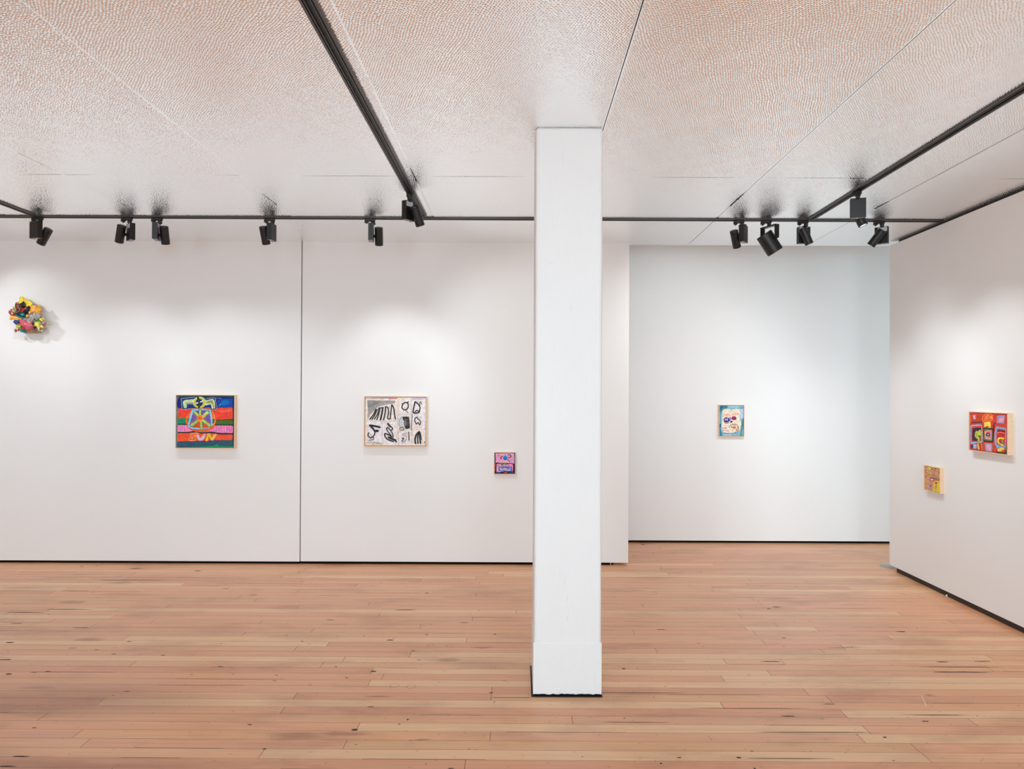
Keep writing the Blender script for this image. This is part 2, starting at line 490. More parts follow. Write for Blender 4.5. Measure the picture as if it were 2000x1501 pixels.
def build_floor():
    rnd = random.Random(11)
    bm = bmesh.new()
    cl = bm.loops.layers.float_color.new('Col')
    P = 0.0757
    SL = -0.003

    def pt(x, yy, z=0.0):
        return (x, yy + SL * (x + 1.32), z)

    def quad(x0, x1, y0, y1, col, z=0.0, mi=0):
        f = bm.faces.new([bm.verts.new(pt(*p, z)) for p in ((x0, y0), (x1, y0), (x1, y1), (x0, y1))])
        f.material_index = mi
        for l in f.loops:
            l[cl] = col
    XA, XB = XL - 0.1, XR + 0.1
    # dark bed under everything
    quad(XA, XB, YF - 0.1, YB + 0.3, lin((30, 20, 16)), -0.004, 1)
    k0 = int(math.floor((YF - 2.861) / P)) - 1
    k1 = int(math.ceil((YB + 0.2 - 2.861) / P)) + 1
    for k in range(k0, k1):
        y0 = 2.861 + P * k
        g = 0.0005 if rnd.random() < 0.5 else 0.0009
        given = sorted(x for kk, x in JOINTS if kk == k)
        js = list(given)
        if given:
            x = given[0] - rnd.uniform(1.6, 3.4)
            while x > XA + 0.3:
                js.append(x)
                x -= rnd.uniform(1.2, 3.4)
            x = given[-1] + rnd.uniform(2.0, 3.6)
        else:
            x = XA + rnd.uniform(0.4, 3)
        while x < XB - 0.3:
            # keep made-up joints of this row out of the middle of view
            js.append(x)
            x += rnd.uniform(1.6, 4.0) if not given else rnd.uniform(1.6, 3.2)
        js = [XA] + sorted(js) + [XB]
        for a, c in zip(js[:-1], js[1:]):
            pale = any(kk == k and a < px < c for kk, px in PALE)
            t = rnd.random()
            base = (223 + rnd.uniform(-3, 3), 163 + rnd.uniform(-3, 3), 118 + rnd.uniform(-4, 4))
            if t < 0.12:
                base = (226, 170, 125)
            elif t > 0.86:
                base = (215, 151, 108)
            if pale:
                base = (231, 185, 139)
            colr = lin(base)
            e = 0.0009
            n = 3
            # board face, split lengthways so that edge grain can differ
            cuts = sorted([0.0, 1.0] + [rnd.uniform(0.15, 0.85) for _ in range(n - 1)])
            for c0, c1 in zip(cuts[:-1], cuts[1:]):
                q = rnd.uniform(0.975, 1.03)
                cc = (colr[0] * q, colr[1] * q * rnd.uniform(0.985, 1.01), colr[2] * q, 1)
                ya = y0 + g + (P - 2 * g) * c0
                yb = y0 + g + (P - 2 * g) * c1
                quad(a + e, c - e, ya, yb, cc)
            # opened-up, dirt-filled stretches of the seam
            if rnd.random() < 0.55:
                L = rnd.uniform(0.1, 0.6)
                xx = rnd.uniform(a, max(a + 0.01, c - L))
                quad(xx, min(xx + L, c), y0 - 0.0012, y0 + 0.0012, lin((48, 34, 28)), 0.0004, 1)

    def blob(x, y, w, h, col, z, jag=0.35, n=18):
        vs = []
        for i in range(n):
            a = 2 * math.pi * i / n
            r = 1 + rnd.uniform(-jag, jag)
            vs.append(bm.verts.new((x + w * 0.5 * math.cos(a) * r, y + h * 0.5 * math.sin(a) * r, z)))
        f = bm.faces.new(vs)
        f.material_index = 1
        for l in f.loops:
            l[cl] = col
    for x, y, w, h in MARKS:
        blob(x, y, w * 1.0, h * 1.2, lin((62, 50, 48)), 0.0006, 0.3)
    for i in range(150):
        x, y = rnd.uniform(-3.4, 3.0), rnd.uniform(2.3, 5.8)
        blob(x, y, rnd.uniform(0.004, 0.022), rnd.uniform(0.003, 0.006), lin((88, 62, 50)), 0.0006, 0.3, 9)
    # white scratch on the right, two filled plug holes
    f = bm.faces.new([bm.verts.new(p) for p in ((1.995, 3.385, .0007), (1.998, 3.385, .0007), (1.955, 3.27, .0007), (1.951, 3.27, .0007))][::-1])
    f.material_index = 1
    for l in f.loops:
        l[cl] = lin((235, 225, 215))
    for cx, cy, cr_ in ((-0.626, 3.471, 0.024), (-0.54, 3.463, 0.024), (-0.515, 4.02, 0.02), (-0.40, 4.01, 0.02)):
        for i in range(24):
            a0, a1 = 2 * math.pi * i / 24, 2 * math.pi * (i + 1) / 24
            q = []
            for a, r in ((a0, cr_), (a1, cr_), (a1, cr_ - 0.0014), (a0, cr_ - 0.0014)):
                q.append(bm.verts.new((cx + r * math.cos(a), cy + r * math.sin(a), 0.0007)))
            f = bm.faces.new(q)
            f.material_index = 1
            for l in f.loops:
                l[cl] = lin((110, 72, 52))
    # dark joint round the foot of the column
    for (x0, x1, y0, y1) in ((0.066, 0.416, 3.350, 3.73), (-0.125, 0.06, 3.342, 3.345)):
        q = [bm.verts.new((x, y, 0.0008)) for x, y in ((x0, y0), (x1, y0), (x1, y1), (x0, y1))]
        f = bm.faces.new(q)
        f.material_index = 1
        for l in f.loops:
            l[cl] = lin((40, 38, 40))
    me = bpy.data.meshes.new('floor')
    for f in bm.faces:
        if f.normal.z < 0:
            f.normal_flip()
    bm.normal_update()
    for f in bm.faces:
        if f.normal.z < 0:
            f.normal_flip()
    bm.to_mesh(me)
    bm.free()
    md, nt, b = new_mat('floor_marks')
    a = N(nt, 'ShaderNodeVertexColor', layer_name='Col')
    nt.links.new(a.outputs['Color'], b.inputs['Base Color'])
    b.inputs['Roughness'].default_value = 0.7
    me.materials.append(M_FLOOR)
    me.materials.append(md)
    o = bpy.data.objects.new('floor', me)
    COL.objects.link(o)
    o['kind'] = 'structure'


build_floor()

# --- walls
# two hanging panels of the back wall with a seam between them
bm = bmesh.new()
bm_box(bm, XL, -1.8815, YA - 0.008, YA + 0.16, 0.0215, ceil_z(YA) + 0.002)
w = struct('wall_back_left', bm, M_WALL, bevel=0.0015)
bm = bmesh.new()
bm_box(bm, -1.8735, 0.944, YA - 0.002, YA + 0.16, 0.0225, ceil_z(YA) + 0.002)
w = struct('wall_back_center', bm, M_WALL, bevel=0.0015)
bm = bmesh.new()
bm_box(bm, -1.883, -1.872, YA + 0.004, YA + 0.1, 0.03, ceil_z(YA))
struct('trim_1', bm, simple('seam_grey', (128, 118, 116), 0.8))
box_struct('baseboard_back_left', XL, -1.884, YA + 0.012, YA + 0.12, 0.0, 0.0218, M_DARK)
box_struct('baseboard_back_center', -1.872, 0.79, YA + 0.015, YA + 0.12, 0.0, 0.0228, M_DARK)
# recessed wall further back
box_struct('wall_back', -0.6, XR, YB, YB + 0.15, 0.022, 3.3, M_WALL)
box_struct('baseboard_back', -0.6, XR, YB + 0.012, YB + 0.1, 0.0, 0.0225, M_DARK)
# right-hand wall, open at its far end
bm = bmesh.new()
v = bm_box(bm, XC, XC + 0.18, YF, 5.798, 0.038, 2.743)
for q in v[4:]:
    q.co.z = ceil_z(q.co.y) - 0.026
w = struct('wall_right', bm, M_WALL, bevel=0.0015)
box_struct('baseboard_right', XC + 0.008, XC + 0.13, YF, 5.70, 0.0, 0.0385, simple('brown_plinth', (52, 42, 36), 0.7))
bm = bmesh.new()
v = bm_box(bm, XC + 0.045, XC + 0.14, YF, 5.74, 2.70, 2.80)
for q in v[:4]:
    q.co.z = ceil_z(q.co.y) - 0.03
for q in v[4:]:
    q.co.z = ceil_z(q.co.y) + 0.004
struct('trim_2', bm, simple('charcoal_rail', (58, 56, 52), 0.6))
# parts of the room out of view
box_struct('wall_left', XL - 0.15, XL, YF, YA + 0.1, 0.0, 3.0, M_WALL)
box_struct('wall_far_right', XR, XR + 0.15, 2.0, YB + 0.1, 0.0, 3.3, M_WALL)
box_struct('wall_passage', XC + 0.1, XR, 2.0, 2.15, 0.0, 3.3, M_WALL)
bm = bmesh.new()
edges = [XL, -6.1, -3.9, -3.0, -0.8, 0.1, 2.3, XC + 0.2]
for i in range(0, len(edges), 2):
    bm_box(bm, edges[i], edges[i + 1], YF - 0.15, YF, 0.0, 3.0)
for i in range(1, len(edges) - 1, 2):
    bm_box(bm, edges[i], edges[i + 1], YF - 0.15, YF, 0.0, 0.55)
    bm_box(bm, edges[i], edges[i + 1], YF - 0.15, YF, 2.55, 3.0)
struct('wall_front', bm, M_WALL)

# --- ceiling: slab, hammered steel sheets
ceiling = thing('ceiling', 'ceiling of hammered mirror steel sheets', 'ceiling', (0, 0, 0))
del ceiling['label'], ceiling['category']
ceiling['kind'] = 'structure'
bm = bmesh.new()
v = bm_box(bm, XL - 0.1, XR + 0.1, YF - 0.1, 5.93, 2.9, 3.1)
for q in v[:4]:
    q.co.z = ceil_z(q.co.y) + 0.012
make('ceiling_slab', bm, M_DARK, ceiling)
bm = bmesh.new()
bm_box(bm, -0.7, XR + 0.1, 5.80, YB + 0.1, 3.12, 3.3)
make('upper_soffit', bm, M_PLASTER, ceiling)
SEAMX = [-6.52, -5.86, -4.82, -3.80, -2.765, -1.695, -0.64, 0.412, 1.457, 2.485, 3.53, 4.57, 5.6, 6.28]
SEAMY = [YF, -0.76, 1.68, 4.12, 5.93]


def stamped_sheet(w, h, seed, swirl, P=0.0115, jt=0.15, relief=0.00175):
    """one steel sheet with about 11 mm raised dimples stamped all over, as real relief"""
    rng = np.random.default_rng(seed)
    step = 0.0020
    nx, ny = int(w / step) + 1, int(h / step) + 1
    X, Y = np.meshgrid(np.linspace(-w / 2, w / 2, nx), np.linspace(-h / 2, h / 2, ny))
    # the rows of dimples wander gently
    wx = X + 0.0045 * np.sin(Y * 21 + swirl) + 0.003 * np.sin(X * 33 + Y * 17)
    wy = Y + 0.0045 * np.sin(X * 19 + swirl * 2) + 0.003 * np.sin(Y * 29 - X * 23)
    ca, sa = math.cos(swirl * 0.35), math.sin(swirl * 0.35)
    U = (wx * ca - wy * sa) / P
    V = (wx * sa + wy * ca) / (P * 0.8660)
    n = 2048
    jit = rng.uniform(-jt, jt, (n, n, 2))
    amp = rng.uniform(0.75, 1.15, (n, n))
    iv = np.floor(V).astype(int)
    best = np.full(U.shape, 9.0)
    ba = np.ones(U.shape)
    for dv in (-1, 0, 1, 2):
        rv = iv + dv
        off = 0.5 * (rv % 2)
        iu = np.floor(U - off).astype(int)
        for du in (0, 1):
            ru = iu + du
            j = jit[ru % n, rv % n]
            dx = ru + off + j[..., 0] - U
            dy = (rv + j[..., 1] - V) * 0.8660
            d = np.sqrt(dx * dx + dy * dy)
            m = d < best
            best = np.where(m, d, best)
            ba = np.where(m, amp[ru % n, rv % n], ba)
    Z = -relief * ba * 0.5 * (1 + np.cos(np.pi * np.minimum(best / 0.49, 1.0)))
    # flat rim round every sheet
    rim = np.minimum(w / 2 - np.abs(X), h / 2 - np.abs(Y))
    Z *= np.clip((rim - 0.0035) / 0.004, 0, 1)
    Z += 0.0009 * np.sin(X * 5.1 + seed) * np.sin(Y * 3.7)
    co = np.stack([X, Y, Z], -1).reshape(-1, 3).astype(np.float32)
    idx = np.arange(nx * ny).reshape(ny, nx)
    q = np.stack([idx[:-1, :-1], idx[1:, :-1], idx[1:, 1:], idx[:-1, 1:]], -1).reshape(-1, 4).astype(np.int32)
    me = bpy.data.meshes.new('stamped_sheet')
    me.vertices.add(len(co))
    me.vertices.foreach_set('co', co.ravel())
    me.loops.add(q.size)
    me.loops.foreach_set('vertex_index', q.ravel())
    me.polygons.add(len(q))
    me.polygons.foreach_set('loop_start', np.arange(0, q.size, 4, dtype=np.int32))
    me.polygons.foreach_set('loop_total', np.full(len(q), 4, dtype=np.int32))
    me.update(calc_edges=True)
    me.polygons.foreach_set('use_smooth', np.ones(len(q), dtype=bool))
    me.materials.append(M_SHEET)
    return me


SW = 1.041
SHEETS = {}
for key, args in (('long', (2.4404, 1, 0.4)), ('short', (1.8104, 3, 0.9)),
                  ('long_b', (2.4404, 5, 2.6, 0.0104, 0.30, 0.0017)), ('short_b', (1.8104, 6, 2.2, 0.0104, 0.30, 0.0017))):
    SHEETS[key] = stamped_sheet(SW, *args)
rp = random.Random(5)
SLOPE = math.atan(-0.012)
for i in range(len(SEAMX) - 1):
    for j in range(len(SEAMY) - 1):
        gap = 0.0017 if SEAMX[i] > 0.2 else -0.0012
        gr = 0.0017 if SEAMX[i + 1] > 0.2 else -0.0012
        x0, x1 = SEAMX[i] + gap, SEAMX[i + 1] - gr
        y0, y1 = SEAMY[j], SEAMY[j + 1]
        tx = rp.uniform(-0.0006, 0.0006)
        if j >= 2 and 1 <= i <= 9:
            key = ('long' if j == 2 else 'short') + ('_b' if x1 < -1.6 else '')
            tx = -0.0016 if x1 < 0.5 else tx
            p = bpy.data.objects.new('ceiling_panel', SHEETS[key])
            COL.objects.link(p)
            p.parent = ceiling
            yc, xc = (y0 + y1) / 2, (x0 + x1) / 2
            p.location = (xc, yc, ceil_z(yc))
            p.rotation_euler = (SLOPE, tx, 0)
            sx = (x1 - x0) / SW
            # neighbouring sheets are turned end for end
            p.scale = (sx if i % 2 else -sx, 1.0012 if j % 2 else -1.0012, 1)
        else:
            bm = bmesh.new()
            v = bm_box(bm, x0, x1, y0, y1, 0, 0.003)
            for q in v:
                q.co.z = ceil_z(q.co.y) + (0.003 if q.co.z > 0.001 else 0)
            p = make('ceiling_panel', bm, M_HAM, ceiling)


# --- lighting tracks
def track(x0, y0, x1, y1, label):
    L = math.hypot(x1 - x0, y1 - y0)
    a = math.atan2(y1 - y0, x1 - x0)
    zc = ceil_z(y0)
    root = thing('lighting_track', label, 'lighting track', (x0, y0, zc), 0, 'black lighting tracks in the ceiling')
    slope = (ceil_z(y1) - ceil_z(y0)) / L
    mt = Matrix.Rotation(a, 4, 'Z')

    def P(u, vv, z):
        return mt @ Vector((u, vv, 0)) + Vector((0, 0, z + slope * u))
    # extruded profile: flanges, side webs, two conductor grooves
    prof = [(-0.029, 0.0), (-0.029, -0.009), (-0.019, -0.009), (-0.019, -0.005), (-0.013, -0.005), (-0.013, -0.009),
            (-0.009, -0.009), (-0.009, -0.0035), (0.009, -0.0035), (0.009, -0.009), (0.013, -0.009), (0.013, -0.005),
            (0.019, -0.005), (0.019, -0.009), (0.029, -0.009), (0.029, 0.0)]
    bm = bmesh.new()
    A = [bm.verts.new(P(0, y, z)) for y, z in prof]
    B = [bm.verts.new(P(L, y, z)) for y, z in prof]
    for i in range(len(prof) - 1):
        f = bm.faces.new((A[i], A[i + 1], B[i + 1], B[i]))
        f.material_index = 1 if i in (2, 3, 4, 6, 7, 8, 10, 11, 12) else 0
    make('track_rail', bm, [M_TRACK, M_TRACKD], root)
    for u0, u1 in ((-0.003, 0.0), (L, L + 0.003)):
        bm = bmesh.new()
        vs = bm_box(bm, u0, u1, -0.029, 0.029, -0.0095, 0.0)
        for q in vs:
            q.co = P(q.co.x, q.co.y, q.co.z)
        make('end_cap', bm, M_BLACK, root)
    return root


track(-6.2, 5.068, 3.135, 5.075, 'long black track running across the ceiling in front of the back wall')
track(-0.735, -3.0, -0.709, 4.99, 'black track running front to back left of the white column')
track(2.163, -3.0, 2.150, 5.02, 'black track running front to back beside the right-hand wall')
track(-3.60, -3.0, -3.587, 5.01, 'black track running front to back at the far left edge of the photo')


# --- spotlights
def dir_matrix(d, origin):
    d = Vector(d).normalized()
    q = d.to_track_quat('Z', 'Y')
    return Matrix.Translation(origin) @ q.to_matrix().to_4x4()


def spotlight(label, ax, ay, hc, hd, side, stem_dx=0.022, along='x', key='a', aim=None, power=1.0, cone=70):
    """ax, ay: where the adapter sits on the track; hc: centre of the lamp head;
       hd: head direction; side: which side of the driver box the head hangs on"""
    zc = ceil_z(ay) - 0.009
    root = thing('track_spotlight', label, 'spotlight', (ax, ay, zc), 0, 'black spotlights on the ceiling tracks')
    o = Vector((ax, ay, zc))
    b = Vector((hd[0], hd[1], 0)).normalized()
    n = Vector((-b.y, b.x, 0)) * side
    hcv = Vector(hc) - o
    # adapter with lever
    u = Vector((1, 0, 0)) if along == 'x' else Vector((0, 1, 0))
    ra = Matrix.Rotation(0 if along == 'x' else math.pi / 2, 4, 'Z')
    bm = bmesh.new()
    bm_box(bm, -0.037, 0.037, -0.015, 0.015, -0.020, 0.0, mat=ra)
    ad = make('track_adapter', bm, M_BLACK, root, bevel=0.002)
    bm = bmesh.new()
    bm_box(bm, -0.041, -0.012, -0.010, 0.010, -0.030, -0.018, mat=ra)
    bm_box(bm, -0.031, -0.020, -0.008, 0.008, -0.037, -0.028, mat=ra)
    make('lever', bm, M_BLACK, ad, bevel=0.003)
    # stem
    s0 = u * stem_dx
    bm = bmesh.new()
    bm_lathe(bm, [(0, 0.0), (0.0145, 0.0), (0.0145, -0.024), (0.012, -0.027), (0.012, -0.034), (0, -0.034)], 20,
             Matrix.Translation(s0 + Vector((0, 0, -0.012))))
    make('swivel_stem', bm, M_BLACK, root)
    # driver box beside the head
    hx = hcv.copy()
    bc = hx - n * 0.056
    bc.z = 0
    # keep the box under the stem as seen across the broad side
    off = (s0 - bc).dot(b)
    bc = bc + b * (off * 0.75)
    zt = -0.040
    zb = zt - 0.124
    R = Matrix(((b.x, n.x, 0, bc.x), (b.y, n.y, 0, bc.y), (0, 0, 1, 0), (0, 0, 0, 1)))
    bm = bmesh.new()
    bm_box(bm, -0.045, 0.045, -0.0185, 0.0185, zb, zt, mat=R)
    box = make('driver_box', bm, M_BLACK, root, bevel=0.0015)
    if (Vector((s0.x, s0.y, 0)) - bc).length > 0.012:
        bm = bmesh.new()
        mid = (Vector((s0.x, s0.y, 0)) + bc) / 2
        bm_box(bm, -0.026, 0.026, -0.012, 0.012, zt - 0.001, zt + 0.006,
               mat=Matrix.Translation(mid) @ Matrix.Rotation(math.atan2((bc - mid).y, (bc - mid).x), 4, 'Z'))
        make('top_bracket', bm, M_BLACK, box)
    bm = bmesh.new()
    bm_box(bm, -0.041, 0.041, -0.0155, 0.0155, zb - 0.0012, zb + 0.0005, mat=R)
    pl = make('bottom_plate', bm, M_PLATE, box)
    pl['label'] = 'grey underside plate'
    bm = bmesh.new()
    bm_lathe(bm, [(0, 0.0), (0.006, 0.0), (0.006, -0.0015), (0, -0.0015)], 14,
             R @ Matrix.Translation((-0.005, 0, zb - 0.001)))
    make('screw', bm, M_CHIP, box)
    bm = bmesh.new()
    bm_box(bm, -0.040, 0.022, 0.0183, 0.0192, zt - 0.036, zt - 0.004, mat=R)
    st = make('paper_label', bm, M_STICK, box)
    st['label'] = 'pale paper sticker'
    # knuckle
    kz = zt - 0.105
    pin0 = Vector((hcv.x, hcv.y, hcv.z)) - n * 0.040
    bm = bmesh.new()
    bm_lathe(bm, [(0, 0), (0.011, 0), (0.011, 0.016), (0, 0.016)], 18, dir_matrix(n, pin0))
    make('pivot_knuckle', bm, M_BLACK, root)
    # head
    d = Vector(hd).normalized()
    L = 0.132
    T = dir_matrix(d, hcv - d * (L / 2))
    bm = bmesh.new()
    r = 0.030
    bm_lathe(bm, [(0, 0), (r - 0.003, 0), (r - 0.001, 0.001), (r, 0.003), (r, 0.010), (r - 0.0012, 0.0108),
                  (r - 0.0012, 0.0125), (r, 0.0135), (r, L - 0.016), (r - 0.0012, L - 0.0152), (r - 0.0012, L - 0.0135),
                  (r, L - 0.0125), (r, L), (r - 0.003, L), (r - 0.005, L - 0.012), (0, L - 0.012)], 40, T)
    head = make('lamp_head', bm, M_BLACK, root, angle=35)
    bm = bmesh.new()
    bm_lathe(bm, [(0, L - 0.0115), (r - 0.0052, L - 0.0115), (r - 0.006, L - 0.004), (0, L - 0.0015)], 28, T)
    make('lens', bm, M_LENS, head)
    add_spot(root, hcv + d * (L / 2 + 0.003), aim if aim else d, power, cone, key)
    return root


def add_spot(root, loc, d, power, cone, key):
    """the focused beam, plus an added wide fill pointing straight down"""
    down = Vector((d[0] * 0.05, d[1] * 0.05, d[2])).normalized()
    for w, c, cn, bl, d in ((LIGHTS[key][0] * power, LIGHTS[key][1], cone, 0.85, d),
                            (LIGHTS['down_fill'][0], LIGHTS['down_fill'][1], 140, 1.0, down)):  # added fill lamp aimed at the floor, apart from the beam
        if w <= 0:
            continue
        sd = bpy.data.lights.new('spot_beam', 'SPOT')
        sd.energy = w
        sd.color = c
        sd.spot_size = math.radians(cn)
        sd.spot_blend = bl
        sd.shadow_soft_size = 0.013
        so = bpy.data.objects.new('spot_beam', sd)
        COL.objects.link(so)
        so.parent = root
        so.location = loc
        so.rotation_euler = Vector(d).to_track_quat('-Z', 'Y').to_euler()


YT = 5.07
spotlight('black spotlight leftmost in the photo, its box broadside and its lamp leaning left behind it', -3.59, YT,
          (-3.545, 5.085, 2.632), (-0.079, 0.03, -0.102), -1, aim=(-0.55, 0.5, -0.85), key='a')
spotlight('black spotlight second from the left, lamp hanging on the left of its box', -2.925, YT,
          (-2.98, 5.085, 2.654), (-0.045, 0.045, -0.115), 1, aim=(-0.30, 0.46, -0.84), cone=82, key='a')
spotlight('black spotlight third from the left, lamp hanging on the right of its box', -2.70, YT,
          (-2.649, 5.085, 2.645), (-0.012, 0.05, -0.112), -1, aim=(0.12, 0.48, -0.87), cone=84, key='b')
spotlight('black spotlight just left of the dark seam in the back wall', -1.862, YT,
          (-1.904, 5.087, 2.648), (0.004, 0.055, -0.112), 1, aim=(-0.2, 0.46, -0.85), cone=82, key='c')
spotlight('black spotlight right of the dark wall seam, lamp hanging straight down', -1.115, YT,
          (-1.052, 5.087, 2.644), (-0.008, 0.055, -0.112), -1, aim=(0.0, 0.47, -0.88), cone=82, key='d')
spotlight('black spotlight on the track left of the white column', -0.725, 4.47,
          (-0.674, 4.475, 2.642), (0.032, 0.05, -0.111), -1, stem_dx=0.0, along='y', aim=(0.45, 0.72, -0.52),
          power=1.3, cone=86, key='e')
spotlight('slim black spotlight left of the large lamp, its head on the left of its box', 1.630, YT,
          (1.609, 5.087, 2.636), (0.039, 0.05, -0.105), 1, aim=(-0.06, 0.72, -0.38), power=1.55, cone=108, key='f')
spotlight('black spotlight right of the large lamp, head in front of its box', 2.106, YT,
          (2.118, 5.045, 2.651), (0.050, 0.003, -0.113), -1, aim=(0.55, 0.02, -0.83), key='g')
spotlight('black spotlight on the right-hand track, broad box facing the room', 2.155, 4.36,
          (2.199, 4.42, 2.637), (0.046, -0.014, -0.114), 1, stem_dx=-0.015, along='y', aim=(0.58, 0.05, -0.81), power=1.1, key='g')
spotlight('black spotlight nearest the right-hand wall, head leaning down to the left', 2.672, YT,
          (2.652, 5.065, 2.645), (-0.058, 0.050, -0.098), 1, aim=(-0.32, 0.70, -0.62), power=1.1, cone=72, key='h')
# more spotlights out of the picture; the overhead pair is added as fill light
spotlight('black spotlight beyond the left edge of the photo on the long track', -4.75, YT,
          (-4.70, 5.085, 2.645), (0.02, 0.055, -0.112), -1, aim=(0.42, 0.62, -0.40), power=0.75, cone=60, key='i')
spotlight('black spotlight out of the photo near the left-hand wall', -5.35, YT,
          (-5.30, 5.085, 2.645), (0.0, 0.055, -0.112), -1, aim=(0.25, 0.48, -0.84), power=1.0, key='i')
spotlight('added unseen black fill spotlight overhead on the track left of the column', -0.725, 1.45,
          (-0.675, 1.47, 2.665), (0.02, 0.05, -0.112), -1, stem_dx=0.0, along='y', aim=(-0.1, 0.9, -0.55), cone=60, key='x1')
spotlight('added unseen black fill spotlight overhead on the right-hand track', 2.16, 1.6,
          (2.21, 1.62, 2.66), (0.04, 0.04, -0.112), -1, stem_dx=0.0, along='y', aim=(0.7, 0.55, -0.30), cone=115, key='x2')


def big_spot():
    ax, ay = 1.832, YT
    zc = ceil_z(ay) - 0.009
    root = thing('track_spotlight', 'largest black spotlight, a wide lamp in a fork bracket pointing down to the right',
                 'spotlight', (ax, ay, zc), 0, 'black spotlights on the ceiling tracks')
    bm = bmesh.new()
    bm_box(bm, -0.037, 0.037, -0.015, 0.015, -0.020, 0.0)
    ad = make('track_adapter', bm, M_BLACK, root, bevel=0.002)
    bm = bmesh.new()
    bm_box(bm, -0.041, -0.012, -0.010, 0.010, -0.030, -0.018)
    bm_box(bm, -0.031, -0.020, -0.008, 0.008, -0.037, -0.028)
    make('lever', bm, M_BLACK, ad, bevel=0.003)
    bm = bmesh.new()
    bm_lathe(bm, [(0, 0.0), (0.014, 0.0), (0.014, -0.030), (0, -0.030)], 20, Matrix.Translation((0.022, 0, -0.012)))
    make('swivel_stem', bm, M_BLACK, root)
    hc = Vector((1.858 - ax, 0.0, 2.603 - zc))
    d = Vector((0.086, 0.0, -0.131)).normalized()
    # fork across the head
    fa = Vector((0.42, -0.9, 0)).normalized()     # fork axis (horizontal, through the lamp)
    fb = Vector((-fa.y, fa.x, 0))
    top = -0.040
    R = Matrix(((fa.x, fb.x, 0, 0.026), (fa.y, fb.y, 0, 0.0), (0, 0, 1, 0), (0, 0, 0, 1)))
    bm = bmesh.new()
    bm_box(bm, -0.076, 0.076, -0.020, 0.020, top - 0.007, top, mat=R)
    for s in (-1, 1):
        bm_box(bm, s * 0.070 - 0.004, s * 0.070 + 0.004, -0.020, 0.020, -0.125, top, mat=R)
        Rr = R @ Matrix.Translation((s * 0.070 - 0.004, 0, -0.125)) @ Matrix.Rotation(math.pi / 2, 4, 'Y')
        bm_lathe(bm, [(0, 0), (0.020, 0), (0.020, 0.008), (0, 0.008)], 20, Rr)
    make('fork_bracket', bm, M_BLACK, root, bevel=0.001)
    L, r = 0.158, 0.060
    T = dir_matrix(d, hc - d * (L / 2))
    bm = bmesh.new()
    bm_lathe(bm, [(0, 0), (r - 0.004, 0), (r, 0.003), (r, L - 0.006), (r - 0.002, L - 0.005), (r - 0.002, L),
                  (r - 0.006, L), (r - 0.010, L - 0.02), (0, L - 0.02)], 48, T)
    head = make('lamp_head', bm, M_BLACK, root, angle=35)
    bm = bmesh.new()
    bm_lathe(bm, [(0, L - 0.019), (r - 0.0105, L - 0.019), (0, L - 0.012)], 30, T)
    make('lens', bm, M_LENS, head)
    add_spot(root, hc + d * (L / 2 + 0.004), Vector((0.5, 0.55, -0.75)), 0.9, 60, 'f')


big_spot()

# --- the column
col = thing('column', 'square white painted timber column standing in the middle of the room', 'column', (0.243, 3.53, 0))
bm = bmesh.new()
v = bm_box(bm, -0.166, 0.166, -0.168, 0.175, 0.004, 2.83)
for q in v[4:]:
    q.co.z = ceil_z(3.53 + q.co.y) + 0.001
make('post', bm, M_COLUMN, col, bevel=0.016, seg=3)
bm = bmesh.new()
rc = random.Random(3)
# the thicker boards wrapped round the foot, with a slightly ragged lower edge
xs = [-0.1685 + 0.337 * i / 24 for i in range(25)]
for (yy0, yy1) in ((-0.1705, -0.160), (0.168, 0.1765)):
    lo = [bm.verts.new((x, yy0, 0.010 + rc.uniform(-0.003, 0.003))) for x in xs]
    hi = [bm.verts.new((x, yy0, 0.262)) for x in xs]
    lo2 = [bm.verts.new((x, yy1, 0.010)) for x in xs]
    hi2 = [bm.verts.new((x, yy1, 0.262)) for x in xs]
    for i in range(24):
        bm.faces.new((lo[i], lo[i + 1], hi[i + 1], hi[i]))
        bm.faces.new((hi[i], hi[i + 1], hi2[i + 1], hi2[i]))
        bm.faces.new((lo2[i + 1], lo2[i], hi2[i], hi2[i + 1]))
        bm.faces.new((lo[i + 1], lo[i], lo2[i], lo2[i + 1]))
    bm.faces.new((lo[0], hi[0], hi2[0], lo2[0]))
    bm.faces.new((lo[24], lo2[24], hi2[24], hi[24]))
bm_box(bm, -0.1685, -0.162, -0.165, 0.170, 0.008, 0.262)
bm_box(bm, 0.162, 0.1685, -0.165, 0.170, 0.008, 0.262)
make('base_cladding', bm, M_COLUMN, col, bevel=0.003)
bm = bmesh.new()
bm_box(bm, -0.166, 0.167, -0.166, 0.172, 0.0, 0.02)
ft = make('foot', bm, M_DARK, col)
ft['label'] = 'dark unpainted foot'
# small knobbly paint marks down the front
bm = bmesh.new()
for (x, z, w_, h_) in ((-0.035, 0.60, 0.008, 0.020), (-0.015, 0.575, 0.005, 0.035), (0.000, 0.48, 0.004, 0.02),
                       (0.0, 0.385, 0.004, 0.02), (-0.04, 0.03, 0.010, 0.012), (0.135, 0.075, 0.004, 0.03),
                       (-0.03, 2.65, 0.003, 0.05), (0.01, 1.9, 0.004, 0.03), (-0.09, 2.13, 0.02, 0.006)):
    bm_lathe(bm, [(0, 0.0025), (0.6, 0.0018), (1.0, 0)], 12,
             Matrix.Translation((x, (-0.1705 if z < 0.26 else -0.168), z)) @ Matrix.Rotation(math.pi / 2, 4, 'X')
             @ Matrix.Diagonal((w_, h_, 1, 1)))
make('paint_drips', bm, M_COLUMN, col)

